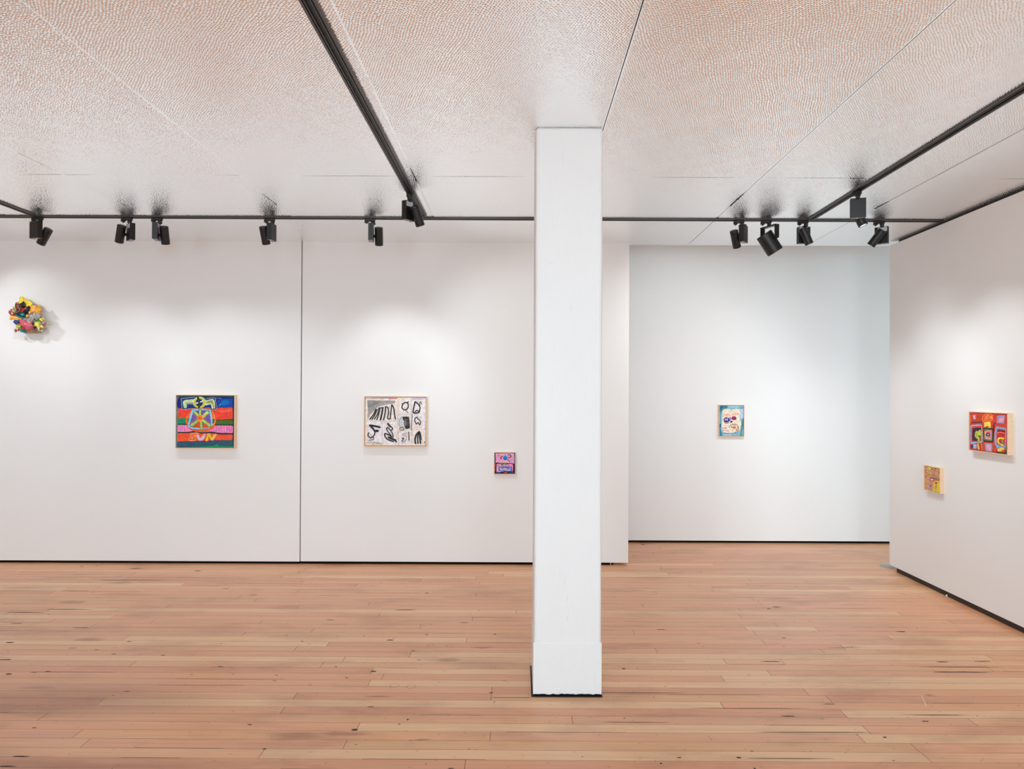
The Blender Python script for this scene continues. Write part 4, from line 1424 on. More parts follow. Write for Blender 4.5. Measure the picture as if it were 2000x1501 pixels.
PAGE = [
    ('p',(62,132,148),[(280,200),(560,210),(545,290),(410,320),(340,430),(280,430)]),
    ('p',(150,200,220),[(560,205),(960,205),(960,300),(820,280),(600,290)]),
    ('p',(100,168,185),[(285,430),(362,430),(352,800),(320,820),(300,830)]),
    ('p',(170,205,220),[(340,500),(372,500),(372,1150),(345,1160)]),
    ('p',(25,82,112),[(285,830),(335,840),(322,975),(285,990)]),
    ('p',(60,135,155),[(285,1000),(330,1010),(380,1200),(380,1245),(285,1245)]),
    ('p',(192,212,238),[(990,330),(1092,320),(1082,640),(1000,665)]),
    ('p',(95,150,160),[(1015,680),(1100,700),(1100,1240),(960,1240),(1002,1100)]),
    ('p',(50,70,70),[(1080,640),(1100,640),(1100,960),(1082,960)]),
    ('p',(120,185,195),[(1040,1050),(1095,1040),(1095,1240),(1060,1240)]),
    ('s',(32,68,95),24,[(395,250),(330,258),(325,325)]),
    ('s',(90,110,150),14,[(980,265),(1010,300),(1050,250),(1050,320)]),
    ('s',(150,162,188),40,[(430,1150),(600,1178),(780,1165),(880,1140)]),
    ('s',(225,240,245),24,[(410,1215),(700,1218)]),
    ('s',(222,232,215),26,[(1010,700),(1005,880)]),
    ('p',(246,236,214),[(375,372),(450,335),(560,315),(640,328),(700,345),(830,315),(960,320),(988,450),(972,700),(1012,830),(985,1045),(880,1085),(700,1150),(520,1142),(400,1092),(368,900),(375,600)]),
    ('s',(250,247,240),26,[(420,1110),(560,1128),(700,1130)]),
    ('p',(240,226,196),[(400,350),(800,345),(800,420),(400,430)]),
    ('s',(235,225,160),14,[(700,1060),(860,1050)]),
    ('s',(236,118,130),10.4,[(385,531),(393,503),(402,531)]),
    ('s',(236,118,130),10.4,[(412,516),(421,512),(429,519),(421,532)]),
    ('s',(236,118,130),10.4,[(440,509),(448,505),(457,511),(448,521)]),
    ('s',(236,118,130),10.4,[(467,516),(476,511),(484,520),(476,534)]),
    ('s',(236,118,130),10.4,[(495,494),(512,506),(495,522),(512,522)]),
    ('s',(236,118,130),10.4,[(522,532),(530,492),(539,532)]),
    ('s',(236,118,130),10.4,[(566,489),(549,498),(566,509),(549,518)]),
    ('s',(236,118,130),10.4,[(577,487),(577,523),(594,515)]),
    ('s',(236,118,130),10.4,[(604,490),(604,526),(621,518)]),
    ('s',(236,118,130),10.4,[(631,484),(648,495),(631,511),(648,511)]),
    ('s',(236,118,130),10.4,[(703,479),(686,490),(703,505),(686,516)]),
    ('s',(236,118,130),10.4,[(714,479),(731,491),(714,510),(731,510)]),
    ('s',(236,118,130),10.4,[(741,491),(749,485),(758,495),(749,512)]),
    ('s',(236,118,130),10.4,[(768,473),(768,507),(785,500)]),
    ('s',(236,118,130),10.4,[(796,496),(804,469),(813,496)]),
    ('s',(236,118,130),10.4,[(823,464),(823,502),(840,494)]),
    ('s',(236,118,130),10.4,[(850,458),(867,467),(850,481),(867,481)]),
    ('s',(236,118,130),10.4,[(878,461),(895,475),(878,496),(895,496)]),
    ('s',(236,118,130),10.4,[(905,456),(905,484),(922,478)]),
    ('s',(236,118,130),10.4,[(933,458),(950,470),(933,487),(950,487)]),
    ('s',(222,100,110),9.600000000000001,[(388,600),(398,567),(408,600)]),
    ('s',(222,100,110),9.600000000000001,[(452,572),(462,568),(472,575),(462,586)]),
    ('s',(222,100,110),9.600000000000001,[(504,556),(484,562),(504,571),(484,577)]),
    ('s',(222,100,110),9.600000000000001,[(536,548),(516,556),(536,567),(516,575)]),
    ('s',(222,100,110),9.600000000000001,[(548,557),(558,554),(568,559),(558,568)]),
    ('s',(222,100,110),9.600000000000001,[(612,537),(632,547),(612,563),(632,563)]),
    ('s',(222,100,110),9.600000000000001,[(644,568),(654,539),(664,568)]),
    ('s',(222,100,110),9.600000000000001,[(709,528),(709,550),(728,546)]),
    ('s',(222,100,110),9.600000000000001,[(773,521),(773,548),(793,543)]),
    ('s',(222,100,110),9.600000000000001,[(805,538),(815,515),(825,538)]),
    ('s',(222,100,110),9.600000000000001,[(837,542),(847,517),(857,542)]),
    ('s',(222,100,110),9.600000000000001,[(869,520),(879,516),(889,523),(879,532)]),
    ('s',(222,100,110),9.600000000000001,[(953,505),(933,516),(953,529),(933,540)]),
    ('s',(236,118,130),10.4,[(392,984),(399,980),(407,987),(399,999)]),
    ('s',(236,118,130),10.4,[(431,964),(416,973),(431,984),(416,993)]),
    ('s',(236,118,130),10.4,[(455,969),(440,977),(455,988),(440,996)]),
    ('s',(236,118,130),10.4,[(464,965),(464,1012),(479,1003)]),
    ('s',(236,118,130),10.4,[(488,998),(495,964),(503,998)]),
    ('s',(236,118,130),10.4,[(512,966),(512,1009),(527,1001)]),
    ('s',(225,105,110),10.4,[(392,1084),(400,1051),(408,1084)]),
    ('s',(225,105,110),10.4,[(418,1066),(426,1062),(434,1069),(426,1081)]),
    ('s',(225,105,110),10.4,[(444,1056),(444,1090),(460,1084)]),
    ('s',(225,105,110),10.4,[(496,1080),(504,1074),(512,1084),(504,1098)]),
    ('s',(225,105,110),10.4,[(538,1055),(522,1063),(538,1073),(522,1081)]),
    ('s',(225,105,110),10.4,[(548,1065),(564,1076),(548,1093),(564,1093)]),
    ('s',(225,105,110),10.4,[(574,1063),(590,1075),(574,1092),(590,1092)]),
    ('s',(120,102,100),26,[(440,770),(480,805),(540,812),(605,790)]),
    ('e',(72,42,130),(520,695,100,92)),
    ('e',(130,112,202),(640,655,48,46)),
    ('e',(60,35,115),(600,690,50,60)),
    ('e',(150,130,210),(545,645,34,24)),
    ('e',(242,238,200),(478,688,20,32)),
    ('e',(242,238,205),(542,695,20,32)),
    ('e',(215,210,240),(630,660,18,22)),
    ('p',(60,32,112),[(640,760),(690,720),(735,750),(710,785),(655,795)]),
    ('e',(152,26,88),(772,636,84,68)),
    ('e',(205,60,128),(772,600,24,24)),
    ('e',(190,70,120),(770,650,22,16)),
    ('s',(110,10,50),16,[(700,680),(830,690)]),
    ('s',(92,88,72),18,[(612,960),(680,875),(790,840),(890,885),(935,985),(905,1085)]),
    ('e',(236,178,162),(790,885,74,30)),
    ('e',(222,118,78),(785,960,66,40)),
    ('e',(150,75,50),(770,965,14,14)),
    ('e',(222,120,80),(862,1035,34,48)),
    ('e',(240,200,180),(855,1040,10,22)),
    ('e',(250,246,235),(670,965,44,34)),
    ('e',(28,22,15),(695,950,21,24)),
    ('s',(235,150,100),16,[(615,1000),(665,1025)]),
    ('e',(205,130,130),(900,950,24,40)),
    ('e',(235,228,190),(860,965,22,18)),
]
RED = [
    ('p',(198,66,40),[(300,250),(540,300),(560,450),(300,420)]),
    ('p',(226,58,48),[(800,250),(900,250),(900,500),(820,520)]),
    ('p',(205,80,48),[(560,940),(830,930),(860,1100),(560,1110)]),
    ('s',(250,150,60),12,[(262,270),(268,470)]),
    ('p',(236,172,198),[(318,266),(382,260),(386,362),(338,366)]),
    ('s',(108,42,30),32,[(290,448),(400,440),(540,425)]),
    ('e',(236,88,46),(680,325,128,100)),
    ('s',(250,160,70),13,[(560,420),(548,320),(600,245),(680,222),(770,242),(802,320),(765,400)]),
    ('s',(250,130,60),11,[(560,405),(660,415),(760,400)]),
    ('s',(252,150,80),13,[(600,370),(605,310),(640,300),(640,370)]),
    ('s',(252,190,85),15,[(662,345),(668,270),(698,262),(708,330)]),
    ('e',(200,50,40),(682,300,12,26)),
    ('s',(252,190,85),15,[(740,345),(748,285),(772,285),(770,345)]),
    ('s',(252,150,60),11,[(590,385),(740,375)]),
    ('p',(248,228,92),[(588,430),(742,424),(748,562),(598,562)]),
    ('e',(214,60,42),(660,545,46,22)),
    ('s',(48,38,45),26,[(855,435),(818,520),(812,620),(800,900)]),
    ('p',(158,162,205),[(905,265),(1082,260),(1064,452),(900,440)]),
    ('p',(238,160,190),[(940,330),(1058,306),(1052,420),(932,408)]),
    ('p',(132,192,228),[(268,515),(520,484),(548,620),(556,912),(440,940),(268,962)]),
    ('p',(232,60,38),[(288,545),(515,520),(532,620),(530,900),(440,912),(290,912)]),
    ('p',(52,32,66),[(316,588),(518,560),(500,882),(310,882)]),
    ('e',(192,202,72),(420,738,52,92)),
    ('e',(200,208,85),(488,690,40,74)),
    ('s',(200,205,80),46,[(462,790),(462,880)]),
    ('s',(30,20,42),18,[(450,768),(490,785),(495,870)]),
    ('s',(150,180,60),14,[(515,650),(515,880)]),
    ('s',(150,160,40),10,[(400,700),(410,800)]),
    ('p',(24,24,50),[(575,560),(830,585),(822,700),(800,912),(588,905)]),
    ('p',(78,120,32),[(592,590),(785,610),(790,885),(592,870)]),
    ('p',(242,122,52),[(604,636),(785,620),(778,862),(608,840)]),
    ('p',(190,168,214),[(630,650),(690,622),(758,662),(760,825),(625,832),(618,700)]),
    ('p',(230,60,48),[(648,675),(690,655),(738,675),(738,806),(655,790)]),
    ('e',(12,24,62),(680,735,48,38)),
    ('e',(250,240,235),(685,733,20,13)),
    ('e',(230,60,40),(682,733,7,9)),
    ('s',(150,192,102),12,[(650,775),(718,778)]),
    ('s',(240,210,50),10,[(608,660),(620,720)]),
    ('p',(125,182,226),[(880,530),(1122,575),(1112,1020),(1090,1100),(1062,1032),(900,1065),(848,945),(838,760)]),
    ('p',(228,60,40),[(902,578),(1105,612),(1085,1000),(890,962),(885,760)]),
    ('p',(205,44,44),[(918,680),(1068,690),(1062,800),(918,800)]),
    ('s',(38,24,55),34,[(922,640),(990,632),(1080,652)]),
    ('s',(246,142,122),14,[(920,680),(990,665),(1062,695)]),
    ('s',(60,20,45),20,[(1060,725),(1058,750)]),
    ('s',(40,30,60),18,[(925,770),(930,785)]),
    ('s',(246,228,72),40,[(1055,820),(950,818),(925,885),(955,935),(1045,985)]),
    ('e',(182,62,62),(1008,892,54,62)),
    ('e',(104,192,82),(1028,912,20,20)),
    ('s',(185,170,180),12,[(1000,870),(1030,850),(1045,880)]),
    ('s',(150,150,202),22,[(975,1000),(1100,1042)]),
    ('p',(236,60,36),[(850,1060),(900,1070),(1060,1040),(1085,1140),(930,1160),(870,1100)]),
    ('p',(246,222,82),[(918,1082),(1020,1032),(1072,1062),(1040,1130),(930,1142)]),
    ('e',(225,70,40),(1030,1115,22,18)),
    ('p',(162,162,205),[(612,945),(782,950),(786,1142),(650,1142),(622,1080)]),
    ('p',(238,160,190),[(655,980),(752,980),(758,1122),(665,1112)]),
    ('p',(0,58,160),[(274,990),(328,988),(326,1062),(274,1056)]),
    ('p',(150,206,238),[(338,980),(412,978),(412,1080),(340,1074)]),
    ('s',(235,225,225),14,[(425,980),(460,1090)]),
    ('s',(250,232,80),18,[(452,955),(478,1092)]),
    ('s',(215,30,40),26,[(500,960),(510,1090)]),
    ('s',(190,205,60),18,[(528,950),(545,1095)]),
    ('p',(60,70,35),[(860,1120),(960,1150),(1148,1165),(1148,1205),(900,1172)]),
    ('p',(82,132,52),[(1122,1020),(1150,970),(1150,1190),(1130,1180)]),
    ('p',(0,60,170),[(1088,1122),(1126,1118),(1126,1178),(1092,1150)]),
]
TAN = [
    ('p',(236,216,50),[(395,220),(512,226),(502,318),(395,318)]),
    ('e',(202,52,92),(552,288,34,28)),
    ('s',(112,102,182),13,[(420,330),(500,325),(560,298)]),
    ('s',(160,100,80),9,[(305,240),(350,235),(350,280)]),
    ('e',(18,26,40),(318,332,18,17)),
    ('e',(128,118,168),(508,425,62,74)),
    ('e',(232,212,60),(505,428,46,62)),
    ('s',(120,112,175),12,[(505,380),(520,420),(555,390)]),
    ('s',(60,60,120),16,[(455,480),(510,505)]),
    ('s',(60,110,60),10,[(530,400),(520,440)]),
    ('s',(226,105,70),8.8,[(314,390),(300,403),(314,421),(300,434)]),
    ('s',(226,105,70),8.8,[(323,426),(330,389),(337,426)]),
    ('s',(226,105,70),8.8,[(346,431),(353,394),(360,431)]),
    ('s',(226,105,70),8.8,[(369,434),(376,393),(383,434)]),
    ('s',(226,105,70),8.8,[(391,418),(399,412),(406,422),(399,437)]),
    ('s',(226,105,70),8.8,[(437,428),(444,402),(451,428)]),
    ('s',(224,96,60),9.600000000000001,[(380,471),(394,481),(380,495),(394,495)]),
    ('s',(224,96,60),9.600000000000001,[(402,499),(409,476),(416,499)]),
    ('s',(224,96,60),9.600000000000001,[(439,489),(425,498),(439,509),(425,518)]),
    ('s',(224,96,60),9.600000000000001,[(448,497),(461,506),(448,521),(461,521)]),
    ('s',(205,60,45),12.0,[(300,558),(313,552),(326,562),(313,577)]),
    ('s',(205,60,45),12.0,[(342,542),(342,574),(369,568)]),
    ('s',(205,120,95),8.0,[(610,382),(590,392),(610,405),(590,415)]),
    ('s',(205,120,95),8.0,[(622,381),(622,415),(643,408)]),
    ('s',(205,120,95),8.0,[(655,388),(655,415),(675,409)]),
    ('s',(212,100,80),8.0,[(600,463),(600,482),(615,478)]),
    ('s',(212,100,80),8.0,[(624,466),(624,497),(639,491)]),
    ('s',(212,100,80),8.0,[(664,481),(649,488),(664,498),(649,505)]),
    ('s',(212,100,80),8.0,[(673,516),(680,486),(688,516)]),
    ('s',(212,100,80),8.0,[(721,512),(729,509),(736,514),(729,522)]),
    ('s',(212,100,80),8.0,[(746,515),(746,545),(761,539)]),
    ('s',(110,110,65),8.8,[(555,518),(562,492),(568,518)]),
    ('s',(110,110,65),8.8,[(576,495),(589,507),(576,525),(589,525)]),
    ('s',(110,110,65),8.8,[(598,507),(598,534),(611,528)]),
    ('s',(110,110,65),8.8,[(619,513),(619,537),(632,532)]),
    ('s',(130,120,75),8.8,[(650,536),(669,547),(650,563),(669,563)]),
    ('s',(130,120,75),8.8,[(680,579),(689,553),(699,579)]),
    ('s',(130,120,75),8.8,[(729,556),(710,563),(729,571),(710,578)]),
    ('s',(130,120,75),8.8,[(740,603),(749,572),(759,603)]),
    ('s',(130,120,75),8.8,[(770,608),(779,579),(789,608)]),
    ('s',(205,60,60),16,[(625,290),(612,345),(640,350)]),
    ('e',(40,40,95),(682,282,18,20)),
    ('s',(95,110,50),14,[(665,350),(690,345)]),
    ('s',(95,110,50),14,[(720,355),(742,370)]),
    ('s',(190,90,70),10,[(810,280),(835,290),(830,310)]),
    ('s',(40,92,50),22,[(805,365),(835,390),(805,405)]),
    ('s',(110,120,60),14,[(790,430),(810,440)]),
    ('p',(212,42,56),[(476,605),(515,576),(600,590),(638,622),(628,736),(560,735),(490,712)]),
    ('p',(120,60,140),[(600,600),(638,622),(628,736),(585,735),(610,700)]),
    ('p',(222,212,242),[(508,618),(612,640),(604,712),(512,690)]),
    ('s',(20,20,132),22,[(540,622),(622,640)]),
    ('e',(248,186,92),(562,668,32,15)),
    ('s',(64,62,46),18,[(665,690),(665,620),(700,650),(728,625),(725,695)]),
    ('s',(215,80,70),14,[(770,610),(758,690),(785,700)]),
    ('e',(30,60,30),(815,668,17,17)),
    ('s',(225,95,90),8,[(775,710),(835,722)]),
    ('p',(226,206,32),[(620,742),(700,730),(845,738),(845,1150),(590,1092),(600,980)]),
    ('s',(236,170,60),12,[(665,860),(680,1000)]),
    ('s',(228,146,104),66,[(706,850),(706,975)]),
    ('s',(205,100,80),10,[(685,900),(700,990)]),
    ('s',(205,100,80),10,[(730,860),(722,980)]),
    ('e',(206,48,62),(710,795,44,40)),
    ('e',(228,150,110),(708,835,24,16)),
    ('s',(226,120,84),14,[(430,900),(440,820),(485,752),(545,800),(590,850),(600,930),(590,1010)]),
    ('s',(192,168,206),26,[(448,998),(440,880),(488,785),(528,860)]),
    ('s',(192,165,208),26,[(560,1018),(588,900),(558,862)]),
    ('s',(222,160,205),24,[(505,1005),(512,945)]),
    ('s',(236,150,170),20,[(492,820),(500,870)]),
    ('s',(26,40,30),24,[(498,890),(525,932)]),
    ('s',(230,110,70),12,[(520,960),(530,1040)]),
]
painting('painting', 'painting of colour bands with a wheel and the word SUN, left of the seam',
         (-2.680, YA - 0.008, 1.2215), 0, 0.509, 0.459, 0.044,
         [(180, 180), (1385, 190), (1365, 1275), (165, 1265)], (30, 62, 60), SUN)
painting('painting', 'pale painting divided into boxes of black brush drawings, maple frame, right of the wall seam',
         (-1.058, YA - 0.002, 1.2290), 0, 0.538, 0.433, 0.036,
         [(190, 185), (1590, 190), (1580, 1320), (185, 1310)], (240, 232, 226), SKETCH)
painting('painting', 'smallest painting, pink with a blue circle, hanging low just left of the white column',
         (-0.1205, YA - 0.002, 0.8755), 0, 0.185, 0.189, 0.030,
         [(350, 285), (1210, 290), (1200, 1135), (345, 1130)], (15, 5, 20), PINK, fw=0.0042, gap=0.002)
painting('painting', 'upright painting of a cream page on pale blue, alone on the recessed wall',
         (2.0965, YB, 1.2105), 0, 0.252, 0.313, 0.034,
         [(285, 205), (1100, 205), (1095, 1245), (285, 1245)], (138, 188, 206), PAGE, fw=0.0052, gap=0.003)
painting('painting', 'red painting with framed figures, the larger of two on the right-hand wall',
         (XC, 4.5385, 1.2345), -math.pi / 2, 0.379, 0.270, 0.034,
         [(248, 200), (1145, 230), (1148, 1200), (250, 1095)], (216, 62, 42), RED, fw=0.0052, gap=0.003)
painting('painting', 'small tan and yellow painting, the lower of two on the right-hand wall',
         (XC, 5.1545, 0.8455), -math.pi / 2, 0.205, 0.191, 0.031,
         [(285, 170), (845, 265), (845, 1150), (285, 1030)], (216, 163, 114), TAN, fw=0.0052, gap=0.002)



# ------------------------------------------------------------------ sculpture
SC_O = Vector((-4.189, YA - 0.008, 2.1166))
SC_S = 3.479e-4
GROW = 1.13
sculpt = thing('wall_sculpture', 'bunch of bright crumpled flower-like pieces hung on the wall at the far left',
               'sculpture', SC_O)


def sp(x, y, d):
    return Vector(((x - 650) * SC_S + (d - 0.066) * 0.70, -d, -(y - 700) * SC_S - (d - 0.066) * 0.10))


def resample(pts, n):
    P = pts + [pts[0]]
    seg = [math.dist(a, b) for a, b in zip(P[:-1], P[1:])]
    tot = sum(seg)
    out, i, acc = [], 0, 0.0
    for k in range(n):
        t = tot * k / n
        while acc + seg[i] < t:
            acc += seg[i]
            i += 1
        f = (t - acc) / seg[i]
        out.append((P[i][0] + (P[i + 1][0] - P[i][0]) * f, P[i][1] + (P[i + 1][1] - P[i][1]) * f))
    return out


def sheet(name, mat, outline, d, bulge=0.02, ruffle=0.006, waves=7, tilt=(0.0, 0.0), label=None, seed=0, thick=0.003,
          rough=0.25, parent=None):
    """a crumpled leaf of material: domed in the middle, ruffled at the rim"""
    r = random.Random(seed + len(outline) * 7)
    n, rings = 44, 7
    k_ = len(outline)
    mx_, my_ = sum(p[0] for p in outline) / k_, sum(p[1] for p in outline) / k_
    outline = [(mx_ + (p[0] - mx_) * GROW, my_ + (p[1] - my_) * GROW) for p in outline]
    d = 0.012 + d * 0.72
    rough, ruffle = rough * 2.4, ruffle * 0.9
    O = resample(outline, n)
    O = [(x + r.uniform(-5, 5), y + r.uniform(-5, 5)) for x, y in O]
    cx = sum(p[0] for p in O) / n
    cy = sum(p[1] for p in O) / n
    bm = bmesh.new()
    ph = r.uniform(0, 6)
    c = bm.verts.new(sp(cx, cy, d + bulge))
    prev = None
    first = None
    for k in range(1, rings + 1):
        t = k / rings
        ring = []
        for i, (x, y) in enumerate(O):
            a = 2 * math.pi * i / n
            px, py = cx + (x - cx) * t, cy + (y - cy) * t
            dd = d + bulge * (1 - t * t) + ruffle * t * math.sin(waves * a + ph) + ruffle * rough * r.uniform(-1, 1) * t
            dd += 0.5 * ruffle * math.sin(2.3 * waves * a + 2 * ph) * t * (1 - t) * 2
            dd += tilt[0] * (px - cx) * SC_S + tilt[1] * (cy - py) * SC_S
            dd = max(dd, 0.006)
            ring.append(bm.verts.new(sp(px, py, dd)))
        if prev is None:
            for i in range(n):
                bm.faces.new((c, ring[i], ring[(i + 1) % n]))
        else:
            for i in range(n):
                j = (i + 1) % n
                bm.faces.new((prev[i], ring[i], ring[j], prev[j]))
        prev = ring
    for f in bm.faces:
        f.smooth = True
    o = make(name, bm, mat, parent or sculpt)
    m = o.modifiers.new('solidify', 'SOLIDIFY')
    m.thickness = thick
    m.offset = 0
    if label:
        o['label'] = label
    return o


def gl(name, c, rough=0.35, var=0.12):
    return simple(name, c, rough, bump=0.25, bscale=90, var=var)


G_YEL = gl('yellow_glaze', (252, 226, 60))
G_PEACH = gl('peach_glaze', (252, 200, 140))
G_ORA = gl('orange_glaze', (253, 186, 72))
G_BLK = gl('black_glaze', (24, 24, 34), 0.3)
G_TEAL = gl('teal_glaze', (0, 146, 152))
G_BLUE = gl('blue_glaze', (18, 62, 140))
G_PINK = gl('pink_glaze', (216, 100, 116), 0.25)
G_LIME = gl('lime_glaze', (205, 232, 90))
G_PALE = gl('pale_yellow_glaze', (252, 232, 120))
G_BROWN = pattern_mat('brown_spotted', (245, 190, 170), (112, 40, 30), 85, 0.32, kind='dots')
G_MULTI = pattern_mat('multicolour_dots', (250, 245, 235), (30, 25, 35), 95, 0.30, kind='dots', c3=(200, 40, 50))
G_MULTI2 = pattern_mat('multicolour_dabs', (30, 25, 45), (215, 225, 110), 70, 0.42, kind='noise', c3=(235, 240, 245))
G_BW = pattern_mat('black_white_stripes', (22, 20, 24), (240, 238, 232), 52, 0.55, kind='wave')
G_BLW = pattern_mat('blue_white_stripes', (20, 30, 95), (240, 240, 235), 60, 0.5, kind='wave')
G_GREEN = gl('green_glaze', (110, 160, 60))
G_RED = gl('red_glaze', (205, 45, 50))
M_CORE = simple('dark_clay', (70, 50, 40), 0.8, bump=0.3, bscale=60)

# core fixed to the wall, holding everything
bm = bmesh.new()
bmesh.ops.create_icosphere(bm, subdivisions=4, radius=1.0)
rk = random.Random(2)
for v in bm.verts:
    f = 1 + 0.10 * math.sin(v.co.x * 7 + v.co.z * 5) + 0.06 * math.sin(v.co.z * 11)
    v.co = Vector((-0.014 + v.co.x * 0.080 * f, -0.028 + v.co.y * 0.028, -0.004 + v.co.z * 0.088 * f))
for f in bm.faces:
    f.smooth = True
co = make('clay_core', bm, M_CORE, sculpt)

sheet('yellow_petal', G_YEL, [(380, 425), (420, 380), (460, 350), (458, 290), (470, 250), (520, 243), (575, 290), (610, 318), (720, 350), (752, 400), (700, 470), (640, 500), (560, 450), (470, 430)], 0.070, 0.012, 0.006, 5, (0.2, -0.2), 'large crumpled yellow petal', 1)
sheet('yellow_petal', G_YEL, [(600, 430), (660, 420), (690, 470), (660, 510), (610, 480)], 0.096, 0.010, 0.003, 3, seed=2)
sheet('peach_petal', G_PEACH, [(670, 410), (765, 405), (745, 470), (690, 500), (665, 460)], 0.082, 0.008, 0.003, 4, seed=3)
sheet('orange_blossom', G_ORA, [(690, 520), (725, 470), (790, 448), (850, 455), (905, 490), (960, 520), (990, 575), (945, 630), (860, 655), (770, 655), (700, 620)], 0.098, 0.020, 0.009, 8, seed=4, label='ruffled orange blossom')
sheet('orange_petal', G_ORA, [(885, 470), (932, 430), (958, 490), (965, 530), (920, 510)], 0.085, 0.004, 0.003, 3, seed=5)
sheet('orange_petal', G_PEACH, [(760, 545), (810, 520), (850, 560), (830, 610), (780, 600)], 0.122, 0.008, 0.004, 5, seed=61)
sheet('brown_petal', G_BROWN, [(358, 425), (375, 395), (410, 385), (465, 430), (545, 480), (560, 545), (500, 600), (440, 600), (380, 550), (362, 480)], 0.105, 0.016, 0.007, 6, (-0.1, 0), 'brown petal with pale pink spots', 6)
sheet('black_petal', G_BLK, [(470, 425), (510, 390), (560, 355), (590, 420), (590, 480), (540, 500), (485, 480)], 0.112, 0.008, 0.004, 4, (0.2, 0.1), seed=7)
sheet('black_petal', G_BLK, [(540, 560), (575, 510), (640, 490), (690, 470), (712, 530), (690, 590), (670, 645), (590, 650), (545, 610)], 0.112, 0.016, 0.006, 5, seed=8)
sheet('red_edge', G_RED, [(515, 600), (560, 535), (630, 490), (636, 505), (580, 545), (535, 612)], 0.132, 0.003, 0.001, 3, seed=9)
sheet('spotted_petal', G_MULTI, [(200, 620), (208, 585), (255, 548), (300, 540), (345, 520), (385, 560), (395, 620), (370, 690), (310, 690), (240, 675)], 0.085, 0.018, 0.009, 8, seed=10, label='white, black and red spotted petal')
sheet('spotted_petal', G_MULTI2, [(290, 560), (330, 520), (300, 490), (365, 510), (390, 570), (340, 620), (280, 620)], 0.098, 0.010, 0.006, 6, seed=11)
sheet('teal_petal', G_TEAL, [(375, 650), (440, 610), (540, 620), (615, 640), (622, 710), (590, 755), (540, 775), (450, 740), (385, 705)], 0.095, 0.012, 0.006, 6, seed=12, label='teal petal with a dark centre')
sheet('black_petal', G_BLK, [(385, 650), (450, 620), (520, 640), (590, 690), (560, 735), (480, 715), (410, 690)], 0.110, 0.010, 0.006, 5, seed=13)
sheet('teal_petal', G_TEAL, [(480, 660), (520, 645), (560, 660), (590, 690), (540, 700), (500, 690)], 0.126, 0.004, 0.002, 3, seed=131)
sheet('orange_ruffle', G_ORA, [(250, 720), (300, 700), (370, 715), (440, 745), (540, 780), (620, 705), (660, 690), (650, 760), (590, 800), (490, 822), (430, 795), (340, 760), (290, 785), (245, 800)], 0.078, 0.010, 0.010, 9, seed=14)
sheet('striped_ruffle', G_BW, [(665, 690), (720, 650), (800, 640), (925, 632), (965, 680), (985, 725), (940, 785), (870, 800), (800, 845), (740, 862), (690, 850), (625, 805), (690, 760)], 0.105, 0.022, 0.010, 11, seed=15, label='black and white striped ruffle')
sheet('blue_leaf', G_BLUE, [(313, 855), (345, 808), (400, 815), (455, 808), (465, 860), (440, 895), (375, 910), (340, 880)], 0.080, 0.010, 0.005, 5, seed=16)
sheet('lime_rosette', G_LIME, [(368, 965), (400, 925), (385, 900), (440, 915), (490, 930), (512, 985), (480, 1010), (430, 1040), (405, 1000)], 0.072, 0.014, 0.007, 8, seed=17)
sheet('teal_spike', G_TEAL, [(440, 1010), (500, 1003), (560, 1050), (625, 1108), (560, 1105), (505, 1100), (470, 1060)], 0.078, 0.008, 0.003, 3, seed=18)
sheet('pink_shell', G_PINK, [(475, 830), (500, 800), (545, 793), (600, 820), (680, 850), (760, 870), (795, 910), (800, 965), (770, 1020), (735, 1052), (680, 1045), (620, 1028), (560, 990), (490, 940), (480, 880)], 0.098, 0.034, 0.004, 9, seed=19, label='glossy pink ribbed shell shape')
sheet('green_leaf', G_GREEN, [(740, 1052), (790, 970), (800, 990), (785, 1040), (760, 1058)], 0.10, 0.002, 0.001, 3, seed=20)
sheet('green_leaf', G_GREEN, [(840, 830), (900, 800), (950, 780), (960, 810), (900, 850), (850, 860)], 0.10, 0.004, 0.002, 3, seed=201)
star = []
for i in range(18):
    a = 2 * math.pi * i / 18
    q = 92 if i % 2 == 0 else 60
    star.append((885 + q * math.cos(a), 925 + q * 0.95 * math.sin(a)))
sheet('yellow_rosette', G_PALE, star, 0.100, 0.016, 0.004, 9, seed=21, label='pale yellow star-shaped rosette')
sheet('yellow_petal', G_PALE, [(955, 805), (975, 760), (1010, 742), (1052, 750), (1062, 815), (1010, 835), (965, 830)], 0.085, 0.008, 0.004, 4, seed=22)
sheet('striped_petal', G_BLW, [(955, 875), (1000, 838), (1080, 828), (1140, 850), (1168, 900), (1130, 950), (1070, 962), (1000, 930)], 0.088, 0.014, 0.007, 8, seed=23, label='blue and white striped petal')
sheet('red_bud', G_RED, [(1030, 910), (1070, 900), (1080, 930), (1045, 940)], 0.112, 0.006, 0.001, 3, seed=24)
sheet('spotted_petal', G_MULTI2, [(868, 990), (910, 960), (970, 985), (1030, 990), (1020, 1060), (985, 1092), (930, 1075), (890, 1030)], 0.090, 0.014, 0.007, 8, seed=25)
sheet('spotted_petal', G_MULTI, [(335, 1060), (355, 1030), (395, 1045), (395, 1090), (365, 1110)], 0.075, 0.008, 0.004, 5, seed=26)
sheet('red_bud', G_RED, [(415, 1045), (440, 1028), (455, 1050), (440, 1078), (418, 1070)], 0.085, 0.006, 0.001, 3, seed=27)
sheet('purple_leaf', gl('purple_glaze', (75, 40, 90)), [(880, 1040), (930, 1090), (990, 1108), (930, 1085), (900, 1050)], 0.086, 0.003, 0.002, 3, seed=28)
